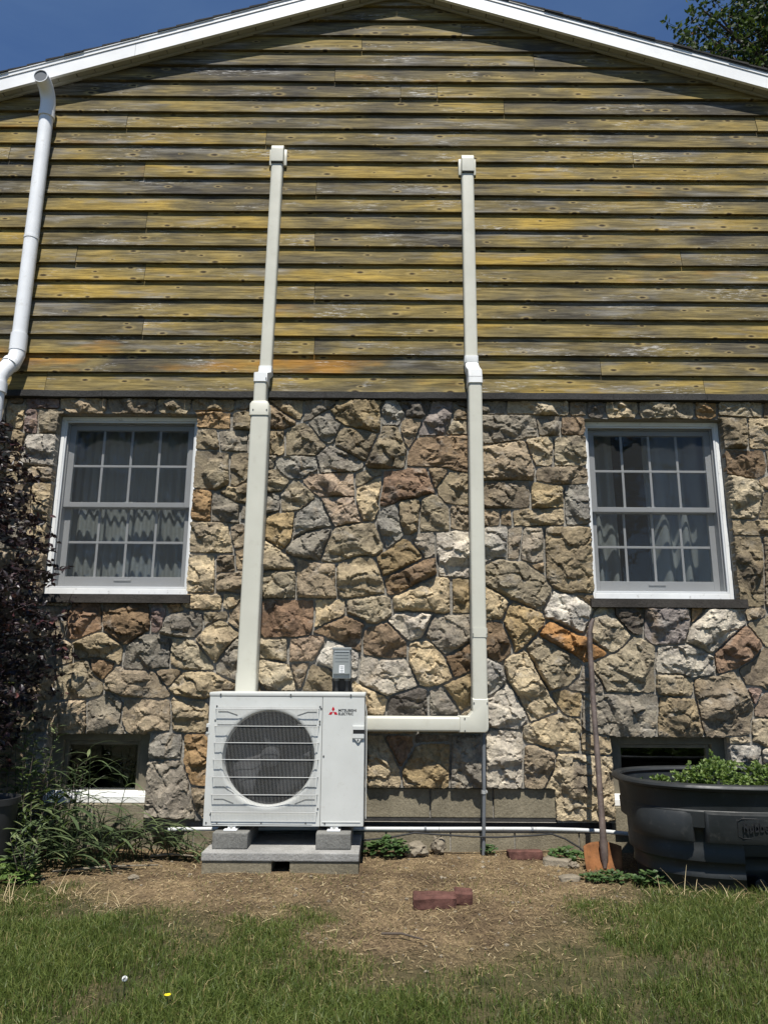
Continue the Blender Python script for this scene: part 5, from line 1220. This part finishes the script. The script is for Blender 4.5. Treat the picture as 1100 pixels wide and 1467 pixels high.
with Kids(pt):
    n = 32; C0 = Vector((-2.135, -.70, 0))
    def pr(r_, z): return [(C0.x+r_*math.cos(2*math.pi*k/n), C0.y+r_*math.sin(2*math.pi*k/n), z) for k in range(n)]
    MB().loft([pr(.115, .03), pr(.135, .42)], caps=False).build('wall', M['blackrub'], None, smooth=True)
    MB().loft([pr(.135, .42), pr(.146, .422), pr(.147, .455), pr(.138, .456), pr(.130, .40), pr(.128, .36)], caps=False).build('rim', M['blackrub'], None, smooth=True)
    MB().loft([pr(.129, .36), pr(.01, .365)], caps=True).build('soil', M['soil'], None)

# ================================================================== PLANTS
class LB:
    """leaf and blade batch, one tone per leaf"""
    def __init__(s): s.v = []; s.t = []; s.tone = []
    def leaf(s, p, d, L, W_, tone, fold=.25, up=None):
        p = Vector(p); d = Vector(d).normalized(); side = d.cross(up or Vector((RNG.uniform(-1,1), RNG.uniform(-1,1), RNG.uniform(.2,1))))
        if side.length < 1e-4: side = Vector((1,0,0))
        side.normalize(); nn = side.cross(d); n0 = len(s.v); w = W_/2
        s.v += [p, p+d*L*.38+side*w+nn*w*fold, p+d*L*.38-side*w+nn*w*fold, p+d*L*.45, p+d*L*.75+side*w*.62+nn*w*fold*.5, p+d*L*.75-side*w*.62+nn*w*fold*.5, p+d*L-nn*L*.08]
        s.t += [(n0,n0+1,n0+3), (n0,n0+3,n0+2), (n0+1,n0+4,n0+3), (n0+3,n0+5,n0+2), (n0+3,n0+4,n0+6), (n0+3,n0+6,n0+5)]; s.tone += [tone]*7
    def leaf4(s, p, d, L, W_, tone):
        p = Vector(p); d = Vector(d).normalized(); side = d.cross(Vector((RNG.uniform(-1,1), RNG.uniform(-1,1), RNG.uniform(-1,1)))).normalized(); nn = side.cross(d); n0 = len(s.v)
        s.v += [p, p+d*L*.45+side*W_/2+nn*W_*.12, p+d*L, p+d*L*.45-side*W_/2+nn*W_*.12]; s.t += [(n0,n0+1,n0+2), (n0,n0+2,n0+3)]; s.tone += [tone]*4
    def ribbon(s, p, d, L, W_, droop, tone, seg=5):
        p = Vector(p); d = Vector(d).normalized(); n0 = len(s.v); side = d.cross(Vector((0,0,1)))
        if side.length < 1e-3: side = Vector((RNG.uniform(-1,1), RNG.uniform(-1,1), 0))
        side.normalize(); q = p.copy(); dd = d.copy()
        for i in range(seg+1):
            f = i/seg; w = W_/2*(min(1, .45+2.2*f) if f < .3 else (1-((f-.3)/.7)**1.6))
            s.v += [q+side*max(w, .0004)+Vector((0,0,w*.3)), q-side*max(w, .0004)+Vector((0,0,w*.3))]; s.tone += [tone]*2
            if i: k = n0+2*i; s.t += [(k-2,k-1,k+1), (k-2,k+1,k)]
            dd = (dd + Vector((0,0,-droop/seg))).normalized(); q = q + dd*(L/seg)
    def build(s, name, mat, parent=None, smooth=False):
        me = tri_mesh(name, np.array([tuple(q) for q in s.v]), s.t, smooth); a = me.attributes.new('tone', 'FLOAT', 'POINT'); a.data.foreach_set('value', np.clip(s.tone, 0, 1).astype(np.float32))
        o = obj(name, me, mat)
        if parent: child(o, parent)
        return o
def rdir(zlo=-1, zhi=1):
    a = RNG.uniform(0, 2*math.pi); z = RNG.uniform(zlo, zhi); r_ = math.sqrt(max(0, 1-z*z)); return Vector((r_*math.cos(a), r_*math.sin(a), z))

# dark purple-leaved shrub at the left edge
sb = empty('purple_shrub', (-2.62, -.50, .04), 'dark purple-leaved shrub in front of the left window', 'shrub')
EDGE = [(.55, -2.35), (.70, -2.12), (.85, -2.02), (1.05, -1.98), (1.25, -1.93), (1.42, -1.90), (1.60, -1.91), (1.80, -2.00), (2.0, -2.09), (2.2, -2.17), (2.4, -2.26), (2.55, -2.33), (2.72, -2.46), (2.9, -2.7)]
def edge(z): return float(np.interp(z, [e[0] for e in EDGE], [e[1] for e in EDGE])) - .07
lb = LB(); tw = MB()
for k in range(16):
    tip = Vector((RNG.uniform(-3.2, -2.05), RNG.uniform(-.78, -.28), RNG.uniform(1.3, 2.7))); tip.x = min(tip.x, edge(tip.z)-.08)
    b0 = Vector((-2.62+RNG.uniform(-.15, .15), -.5+RNG.uniform(-.1, .1), .04)); mid_ = b0.lerp(tip, .5) + Vector((RNG.uniform(-.12, .1), RNG.uniform(-.1, .1), .18))
    tw.tube([b0, b0.lerp(mid_, .5)+Vector((0, 0, .05)), mid_, mid_.lerp(tip, .6), tip], [.016, .013, .010, .006, .003], 6)
for k in range(640):
    z = RNG.uniform(.62, 2.78); e = edge(z); x = e - abs(RNG.gauss(0, .42)) - .02 + RNG.uniform(-.02, .05)
    if x < -3.5: continue
    p = Vector((x, RNG.uniform(-.82, -.22), z)); d = rdir(-.5, .7); d.x += .35; d.normalize(); L = RNG.uniform(.10, .24)
    if p.x + d.x*L > e + .09: d.x = -abs(d.x)
    q = p + d*L + Vector((0, 0, -.04*L/.2)); tw.tube([p, p.lerp(q, .5)+Vector((0, 0, .012)), q], [.0022, .0017, .001], 4, caps=False)
    for m in range(11):
        f = RNG.uniform(.05, 1.0); o_ = p.lerp(q, f); ld = (d*.5 + rdir(-.8, .7)).normalized()
        lb.leaf(o_, ld, RNG.uniform(.032, .060), RNG.uniform(.018, .030), min(1, max(0, RNG.gauss(.45, .26))))
child(tw.build('stem', M['stemwood'], None), sb); lb.build('foliage', M['purple'], sb)

# leafy weeds
def leafy_weed(x, y, h, n, label, group, lean=(0, 0), L=(.06, .11), mat='weed', W_=.24):
    t_ = empty('leafy_weed', (x, y, gz(x, y)), label, 'weed', group); lb = LB(); st = MB()
    for s_ in range(n):
        b0 = Vector((x+RNG.uniform(-.05, .05), y+RNG.uniform(-.05, .05), gz(x, y)-.01)); hh = h*RNG.uniform(.7, 1.0)
        tp = b0 + Vector((lean[0]+RNG.uniform(-.10, .10), lean[1]+RNG.uniform(-.08, .08), hh)); md_ = b0.lerp(tp, .5)+Vector((RNG.uniform(-.02, .02), RNG.uniform(-.02, .02), 0))
        st.tube([b0, md_, tp], [.004, .003, .0015], 5)
        nl = int(hh/.020)
        for k in range(nl):
            f = (k+1)/nl; p = b0.lerp(md_, f*2) if f < .5 else md_.lerp(tp, f*2-1); a = k*2.4 + RNG.uniform(-.4, .4); d = Vector((math.cos(a), math.sin(a), RNG.uniform(.0, .8)))
            l_ = RNG.uniform(*L)*(1.1-.5*abs(f-.45)); lb.leaf(p, d, l_, l_*W_, min(1, max(0, RNG.gauss(.35+.3*f, .2))), .2, Vector((0, 0, 1)))
    child(st.build('stem', M['bark'], None), t_); lb.build('leaves', M[mat], t_); return t_
G1 = 'leafy weeds in the shaded left corner'
for x, y, h, n, lab in [(-2.38, -.42, 1.05, 6, 'tall narrow-leaved weed directly under the purple shrub'), (-2.20, -.30, .95, 6, 'tall narrow-leaved weed against the wall under the purple shrub'), (-2.05, -.42, .80, 6, 'narrow-leaved weed at the left jamb of the left basement window'),
                        (-1.92, -.28, .62, 5, 'narrow-leaved weed close to the left basement window sill'), (-2.30, -.72, .55, 6, 'narrow-leaved weed behind the black pot'), (-1.98, -.62, .45, 7, 'narrow-leaved weed right of the black pot'),
                        (-2.5, -.25, 1.0, 5, 'leftmost tall narrow-leaved weed at the wall'), (-1.88, -.82, .28, 8, 'low narrow-leaved weed where the thicket meets bare soil'), (-2.1, -.95, .30, 8, 'low narrow-leaved weed in front of the black pot')]:
    leafy_weed(x, y, h, n, lab, G1)
# tall arching grassy weeds before the left basement window
def blade_weed(x, y, h, nst, label, group, Lr=(.16, .30), W_=.021):
    t_ = empty('blade_weed', (x, y, gz(x, y)), label, 'weed', group); lb = LB(); st = MB()
    for s_ in range(nst):
        b0 = Vector((x+RNG.uniform(-.06, .06), y+RNG.uniform(-.05, .05), gz(x, y)-.01)); hh = h*RNG.uniform(.55, 1.0); tp = b0+Vector((RNG.uniform(-.09, .12), RNG.uniform(-.08, .05), hh))
        st.tube([b0, b0.lerp(tp, .5)+Vector((.01, 0, 0)), tp], [.0035, .003, .0018], 5)
        k_ = max(4, int(hh/.055))
        for k in range(k_):
            f = .12 + .88*(k+1)/k_; a = (k % 2)*math.pi + RNG.uniform(-.9, .9); d = Vector((math.cos(a), .6*math.sin(a), RNG.uniform(.5, 1.3)))
            lb.ribbon(b0.lerp(tp, f), d, RNG.uniform(*Lr)*(.75+.4*f), W_*RNG.uniform(.7, 1.2), RNG.uniform(.8, 2.2), min(1, max(0, RNG.gauss(.5, .22))), 6)
    child(st.build('stem', M['weed'], None), t_); lb.build('blades', M['weed'], t_); return t_
G2 = 'long-bladed weeds before the left basement window'
blade_weed(-1.80, -.30, .66, 4, 'tallest long-bladed weed arching before the left basement window', G2)
for x, y, h, n, lab in [(-1.66, -.28, .50, 5, 'second tallest long-bladed weed, at the right half of the left basement window'), (-1.95, -.32, .46, 5, 'long-bladed weed at the left half of the left basement window'), (-1.86, -.48, .36, 6, 'long-bladed weed in front of the tallest weed'),
                        (-1.70, -.45, .33, 6, 'long-bladed weed below the middle of the left basement window'), (-1.56, -.38, .30, 6, 'long-bladed weed below the right end of the left basement sill'), (-1.45, -.32, .26, 6, 'long-bladed weed below the tall grey corner stone'),
                        (-1.36, -.26, .22, 6, 'rightmost of the long-bladed weeds, by the tall grey corner stone'), (-1.58, -.55, .22, 6, 'low long-bladed weed just behind the long brown stick'), (-1.80, -.62, .24, 7, 'low long-bladed weed at the left end of the brown stick')]:
    blade_weed(x, y, h, n, lab, G2)
for x, y, h, lab in [(-1.16, -.20, .20, 'low weed tuft at the end of the white pipe'), (-1.24, -.26, .22, 'low weed tuft above the pale stick'), (-1.12, -.30, .14, 'smallest weed tuft, touching the equipment pad')]:
    blade_weed(x, y, h, 5, lab, 'low weed tufts left of the pad', (.10, .20))
# clover clump and small greens at the foot of the wall
def trefoils(lb, x, y, rx, ry, n, h, size):
    for k in range(n):
        a = RNG.uniform(0, 6.28); r_ = math.sqrt(RNG.random()); px, py = x+rx*r_*math.cos(a), y+ry*r_*math.sin(a); z = gz(px, py)+h*(1-.6*r_)*RNG.uniform(.35, 1); tn = min(1, max(0, RNG.gauss(.5, .25)))
        for q in range(3):
            b = q*2.09+RNG.uniform(-.3, .3); lb.leaf((px, py, z), (math.cos(b), math.sin(b), RNG.uniform(-.1, .6)), size*RNG.uniform(.7, 1.2), size*.85, tn, .1, Vector((RNG.uniform(-.3, .3), RNG.uniform(-.6, 0), 1)))
def clump(x, y, rx, ry, n, h, size, label, mat='clover', cat='plant'):
    lb = LB(); trefoils(lb, x, y, rx, ry, n, h, size); o = lb.build('leafy_clump', M[mat]); return tag(o, label, cat)
clump(.04, -.14, .16, .09, 150, .13, .030, 'round-leaved green clump beside the unit at the wall foot')
clump(1.10, -.24, .12, .09, 80, .09, .028, 'small green weed patch behind the shovel blade')
clump(1.22, -.70, .16, .06, 90, .055, .022, 'green clover patch growing in front of the shovel blade')
clump(1.43, -.78, .09, .06, 60, .10, .030, 'broad-leaved clump between shovel and planter')
clump(1.98, -1.14, .10, .07, 60, .09, .032, 'leafy clump under the planter drain')
clump(.66, -.10, .05, .04, 24, .07, .022, 'tiny green sprout beside the grey conduit')
clump(-2.0, -.86, .22, .16, 260, .14, .022, 'light green ground cover beside the black pot', 'herb')
# herbs in the tub
def herb(x, y, rx, rz, n, label):
    t_ = empty('herb_plant', (x, y, .48), label, 'herb', 'herbs growing in the planter tub'); lb = LB(); st = MB()
    for k in range(n):
        d = rdir(-.15, 1); r_ = RNG.uniform(.45, 1)**.6; lump = 1+.35*noise.noise(d*2.6+Vector((x*9, y*7, 0))); p = Vector((x+d.x*rx*r_*lump, y+d.y*rx*.8*r_*lump, .49+max(-.01, d.z)*.86*rz*r_*lump))
        for q in range(3): lb.leaf(p, (d+rdir()*.9), RNG.uniform(.018, .030), RNG.uniform(.012, .020), min(1, max(0, RNG.gauss(.35+.35*r_, .2))), .25)
    for k in range(10):
        d = rdir(.2, 1); st.tube([(x, y, .475), (x+d.x*rx*.7, y+d.y*rx*.6, .49+d.z*rz*.55)], [.003, .0015], 4)
    child(st.build('stem', M['herb'], None), t_); lb.build('leaves', M['herb'], t_)
herb(1.86, -.66, .165, .225, 620, 'bushiest curly green herb in the middle of the tub')
herb(1.70, -.62, .10, .13, 200, 'low herb sprig just left of the bushiest herb')
herb(1.56, -.60, .055, .10, 70, 'thin herb sprig near the left end of the tub')
herb(2.12, -.64, .11, .19, 300, 'tall narrow herb right of the bushiest herb')
herb(2.33, -.62, .13, .16, 320, 'green herb at the right edge of the tub')
herb(1.46, -.55, .035, .06, 30, 'smallest herb seedling at the left end of the tub')

# ------------------------------------------------------------------ lawn, straw
def patchy(x, y): return .5 + .5*fbm(x, y, 1.9, 4)
def np_blades(name, mat, P, H_, W_, lean, tone, kind, label, cat):
    n = len(P); a = NR.uniform(0, 2*np.pi, n); s_ = np.stack([np.cos(a), np.sin(a), np.zeros(n)], 1)*(W_/2)[:, None]
    b = NR.uniform(0, 2*np.pi, n); ld = np.stack([np.cos(b), np.sin(b), np.zeros(n)], 1)
    up = np.array([0, 0, 1.0])
    m1 = P + up*(H_*.55)[:, None] + ld*(lean*.28)[:, None]; tp = P + up*(H_*np.clip(1-.35*(lean/H_), .05, 1))[:, None] + ld*lean[:, None]
    V = np.stack([P-s_, P+s_, m1-s_*.75, m1+s_*.75, tp], 1).reshape(-1, 3); k = np.arange(n)*5
    T = np.stack([np.stack([k, k+1, k+3], 1), np.stack([k, k+3, k+2], 1), np.stack([k+2, k+3, k+4], 1)], 1).reshape(-1, 3)
    me = tri_mesh(name, V, T); at_ = me.attributes.new('tone', 'FLOAT', 'POINT'); at_.data.foreach_set('value', np.repeat(np.clip(tone, 0, 1), 5).astype(np.float32))
    return tag(obj(name, me, mat), label, cat, kind=kind)
pts, hs, tn = [], [], []
N = 330000
xx = np.clip(NR.normal(0, 1.35, N), -3.6, 3.6); yy = -.25 - NR.beta(1.7, 2.2, N)*3.5; rnd_ = NR.random(N)
# coarse lookup of the bare patch so that placement stays quick
gxx = np.arange(-3.7, 3.75, .05); gyy = np.arange(-4.0, -.1, .05)
SD = np.array([[bare_sd(x, y) + .24*fbm(x, y, 2.3) + .20*fbm(x, y, 7) for x in gxx] for y in gyy]); PT = np.array([[patchy(x, y) for x in gxx] for y in gyy]); GZ = np.array([[gz(x, y) for x in gxx] for y in gyy])
def look(A, x, y):
    fx = np.clip((x-gxx[0])/.05, 0, len(gxx)-1.001); fy = np.clip((y-gyy[0])/.05, 0, len(gyy)-1.001); i, j = fx.astype(int), fy.astype(int); u, w = fx-i, fy-j
    return A[j,i]*(1-u)*(1-w)+A[j,i+1]*u*(1-w)+A[j+1,i]*(1-u)*w+A[j+1,i+1]*u*w
sd = look(SD, xx, yy); pa = look(PT, xx, yy)
dens = np.clip(.12 + 2.2*sd, .03, 1)*np.clip(-.45+2.3*pa, .10, 1)
tubm = ((xx-TC[0])/(TA-.08))**2 + ((yy-TC[1])/(TB-.08))**2 < 1
keep = (rnd_ < dens) & ~tubm & ~((yy > -.62) & (xx > -1.05) & (xx < -.1))
xx, yy, sd, pa = xx[keep], yy[keep], sd[keep], pa[keep]; n = len(xx)
H_ = NR.uniform(.014, .062, n)*np.clip(.55+1.1*np.clip(sd, 0, .5)+.7*(pa-.5), .35, 1.5); lean = H_*NR.uniform(.1, .95, n)
tone = NR.normal(.46, .17, n) + .25*(pa-.5); dry = NR.random(n) < np.clip(.26-.6*sd-.45*(pa-.5), .05, .7); tone = np.where(dry, NR.uniform(.86, 1.05, n), np.clip(tone, 0, .84))
np_blades('lawn_grass', M['grass'], np.stack([xx, yy, look(GZ, xx, yy)-.004], 1), H_, NR.uniform(.0022, .0042, n), lean, tone, 'stuff', 'short patchy green lawn grass in the foreground', 'grass')
# straw and dead stalks lying on the soil
N = 42000; xx = NR.uniform(-2.6, 2.6, N); yy = -.06 - NR.beta(1.3, 1.5, N)*2.9; sd = look(SD, xx, yy); keep = (NR.random(N) < np.clip(.75-1.7*sd, .05, 1)) & ~((yy > -.62) & (xx > -1.03) & (xx < -.1)) & ~(((xx-TC[0])/(TA-.05))**2 + ((yy-TC[1])/(TB-.05))**2 < 1)
xx, yy = xx[keep], yy[keep]; n = len(xx); a = NR.uniform(0, np.pi*2, n); L = np.minimum(.075, NR.gamma(1.6, .011, n)+.005); w = NR.uniform(.0006, .0017, n)
z0_ = look(GZ, xx, yy) + NR.uniform(.001, .008, n); dx = np.stack([np.cos(a), np.sin(a), NR.uniform(-.05, .28, n)], 1); sx = np.stack([-np.sin(a), np.cos(a), NR.uniform(-.4, .4, n)], 1)*w[:, None]
P = np.stack([xx, yy, z0_], 1); bend = np.stack([NR.normal(0, .12, n), NR.normal(0, .12, n), NR.uniform(.02, .16, n)], 1)*L[:, None]
V = np.stack([P-sx, P+sx, P+dx*(L*.5)[:, None]+bend-sx, P+dx*(L*.5)[:, None]+bend+sx, P+dx*L[:, None]-sx*.5, P+dx*L[:, None]+sx*.5], 1).reshape(-1, 3); k = np.arange(n)*6
T = np.stack([np.stack([k, k+1, k+3], 1), np.stack([k, k+3, k+2], 1), np.stack([k+2, k+3, k+5], 1), np.stack([k+2, k+5, k+4], 1)], 1).reshape(-1, 3)
me = tri_mesh('straw_litter', V, T); at_ = me.attributes.new('tone', 'FLOAT', 'POINT'); at_.data.foreach_set('value', np.repeat(np.clip(NR.normal(.36, .30, n), 0, 1), 6).astype(np.float32))
tag(obj('straw_litter', me, M['straw']), 'loose dry straw littered over the bare soil', 'straw', kind='stuff')
# tufts of dead grass by the tub
def dead_tuft(x, y, n, h, label):
    lb = LB()
    for k in range(n):
        p = Vector((x+RNG.gauss(0, .06), y+RNG.gauss(0, .04), gz(x, y)-.005)); lb.ribbon(p, rdir(.15, .95), RNG.uniform(.5, 1.1)*h, .0032, RNG.uniform(.3, 1.8), RNG.uniform(.25, 1), 4)
    tag(lb.build('dead_grass_tuft', M['straw']), label, 'dry grass', 'dead grass tufts')
for x, y, w in ((1.48, -.98, 'left end'), (1.66, -1.10, 'front left curve'), (1.82, -1.16, 'front')): dead_tuft(x, y, 70, .15, 'dry tangled grass tuft at the foot of the tub, ' + w)
for x, y, w in ((-1.55, -1.02, 'middle one'), (-1.75, -1.18, 'leftmost'), (-1.25, -1.22, 'nearest the pad')): dead_tuft(x, y, 60, .16, 'dry pale grass tuft left of the bare soil, ' + w)
for i, (p, q, r_, lab) in enumerate([((-1.78, -.66, .070), (-1.25, -.52, .075), .006, 'long brown stick lying before the weeds'), ((-1.36, -.30, .075), (-1.10, -.33, .08), .007, 'pale stick left of the equipment pad'), ((.0, -1.60, .062), (.17, -1.66, .06), .005, 'dark stick on the bare patch before the brick')]):
    tag(MB().tube([p, Vector(p).lerp(Vector(q), .5)+Vector((0, .015, .006)), q], [r_, r_*.9, r_*.6], 7).build('stick', M['bark'] if i == 2 else M['rock'], None, smooth=True), lab, 'stick')
# pebbles and clods on the bare soil, too small to pick apart
pb = MB(); ico = [(0,0,1), (.89,0,.45), (.28,.85,.45), (-.72,.53,.45), (-.72,-.53,.45), (.28,-.85,.45), (.72,.53,-.45), (-.28,.85,-.45), (-.89,0,-.45), (-.28,-.85,-.45), (.72,-.53,-.45), (0,0,-1)]
icf = [(0,1,2),(0,2,3),(0,3,4),(0,4,5),(0,5,1),(1,6,2),(2,7,3),(3,8,4),(4,9,5),(5,10,1),(2,6,7),(3,7,8),(4,8,9),(5,9,10),(1,10,6),(6,11,7),(7,11,8),(8,11,9),(9,11,10),(10,11,6)]
k = 0
while k < 420:
    x, y = RNG.uniform(-2.1, 1.7), RNG.uniform(-2.2, -.06)
    if bare_sd(x, y) > .1 or (-1.02 < x < -.1 and y > -.61): continue
    r_ = .003 + .0085*RNG.random()**3; s_ = (RNG.uniform(.8, 1.5), RNG.uniform(.8, 1.3), RNG.uniform(.5, .9)); z = gz(x, y)
    pb.add([(x+v_[0]*r_*s_[0]*RNG.uniform(.75, 1.2), y+v_[1]*r_*s_[1]*RNG.uniform(.75, 1.2), z+r_*.2+v_[2]*r_*s_[2]) for v_ in ico], icf); k += 1
tag(pb.build('pebbles', M['rock'], None), 'scattered pebbles and clods on the bare soil', 'pebbles', kind='stuff')
# dandelions
fl = empty('dandelion', (-.700, -2.28, gz(-.7, -2.28)), 'yellow dandelion flower in the foreground lawn', 'flower')
with Kids(fl):
    p = Vector((-.700, -2.28, gz(-.7, -2.28))); MB().tube([p, p+Vector((.003, 0, .05))], .0015, 5).build('stem', M['weed'], None)
    mb = MB()
    for k in range(26):
        a = k*2.4; r_ = .002+.006*(k/26); d = Vector((math.cos(a), math.sin(a), .3)); c_ = p+Vector((0, 0, .052)); s_ = Vector((-d.y, d.x, 0))*.0022; mb.add([c_+d*r_*.2-s_, c_+d*r_*.2+s_, c_+d*(r_+.004)+s_, c_+d*(r_+.004)-s_], [(0,1,2,3)])
    mb.build('petals', M['yellow'], None)
fl = empty('dandelion_clock', (-.885, -2.15, gz(-.885, -2.15)), 'white round dandelion seed head in the left lawn', 'flower')
with Kids(fl):
    p = Vector((-.885, -2.15, gz(-.885, -2.15))); MB().tube([p, p+Vector((0, 0, .05))], .0015, 5).build('stem', M['weed'], None)
    mb = MB(); c_ = p+Vector((0, 0, .06))
    for k in range(150):
        d = rdir(); s_ = d.orthogonal().normalized()*.0006; mb.add([c_-s_, c_+s_, c_+d*.009+s_*3, c_+d*.009-s_*3], [(0,1,2,3)])
    mb.build('seeds', M['seedhead'], None)

# ================================================================== TREES
def tree(base, blobs, n, L, label, twig=True, group=None, trunk_r=.22, top=None):
    t_ = empty('tree', base, label, 'tree', group); tr = MB(); lb = LB(); B = Vector(base)
    cen = Vector((0, 0, 0)); wt = 0
    for c_, r_ in blobs: cen += Vector(c_)*r_**3; wt += r_**3
    cen /= wt; top_ = top or (cen + Vector((0, 0, .3)))
    fork = B.lerp(Vector(top_), .55); fork.x = B.x + (fork.x-B.x)*.6
    tr.tube([B, B.lerp(fork, .5), fork, fork.lerp(Vector(top_), .6), Vector(top_)], [trunk_r, trunk_r*.8, trunk_r*.65, trunk_r*.35, trunk_r*.1], 9)
    tot = sum(r_**2 for c_, r_ in blobs)
    for c_, r_ in blobs:
        c_ = Vector(c_); s0 = fork.lerp(Vector(top_), RNG.uniform(.0, .6)); tr.tube([s0, s0.lerp(c_, .5)+Vector((0, 0, r_*.2)), c_], [trunk_r*.3, trunk_r*.16, .012], 6)
        k_ = int(n*r_**2/tot/9)
        for k in range(k_):
            d = rdir(); p = c_ + d*r_*RNG.uniform(.25, 1.0)*(1+.35*noise.noise(d*2+c_)); dd = (d+rdir()*.8).normalized(); q = p + dd*L*RNG.uniform(2, 4.5)
            if twig and k % 2 == 0: tr.tube([p.lerp(c_, .35), p, q], [.008, .005, .002], 4, caps=False)
            for m in range(9):
                o_ = p.lerp(q, RNG.random()); lb.leaf4(o_, (dd*.4+rdir(-1, .4)), L*RNG.uniform(.7, 1.25), L*RNG.uniform(.45, .65), min(.96, max(0, RNG.gauss(.42, .22))) if RNG.random() > .006 else 1)
    child(tr.build('trunk', M['bark'], None), t_); lb.build('crown', M['treeleaf'], t_)
tree((7.4, 4.4, 0), [((4.22, 3.9, 10.02), .17), ((4.40, 3.9, 9.95), .24), ((4.52, 4.0, 10.46), .20), ((4.66, 4.0, 10.72), .15), ((4.80, 4.1, 10.05), .34), ((4.86, 4.0, 10.66), .16), ((5.10, 4.1, 10.35), .30), ((5.18, 4.2, 9.75), .55), ((5.42, 4.0, 10.80), .30), ((5.55, 4.2, 10.25), .45), ((5.75, 4.2, 11.2), .5), ((6.0, 4.3, 10.3), .8), ((6.0, 4.3, 9.2), .9), ((6.6, 4.4, 11.2), 1.0), ((7.3, 4.6, 9.9), 1.4), ((8.4, 4.6, 10.4), 1.3), ((7.4, 4.8, 11.8), 1.0), ((6.6, 3.4, 8.2), .9)],
     26000, .092, 'leafy tree behind the right slope of the roof', top=(7.3, 4.6, 11.2))
for i, (x, y, h) in enumerate([(-6.5, -17, 10.5), (.5, -19, 12.0), (7.2, -17.5, 11.0)]):
    tree((x, y, -.2), [((x+RNG.uniform(-2, 2), y+RNG.uniform(-1.5, 1.5), h*RNG.uniform(.45, .92)), RNG.uniform(1.3, 2.1)) for k in range(9)], 5200, .26, ('left', 'middle', 'right')[i] + ' garden tree across the lawn, mirrored in the window panes', False, 'trees across the lawn behind the camera', .28, (x, y, h*.85))
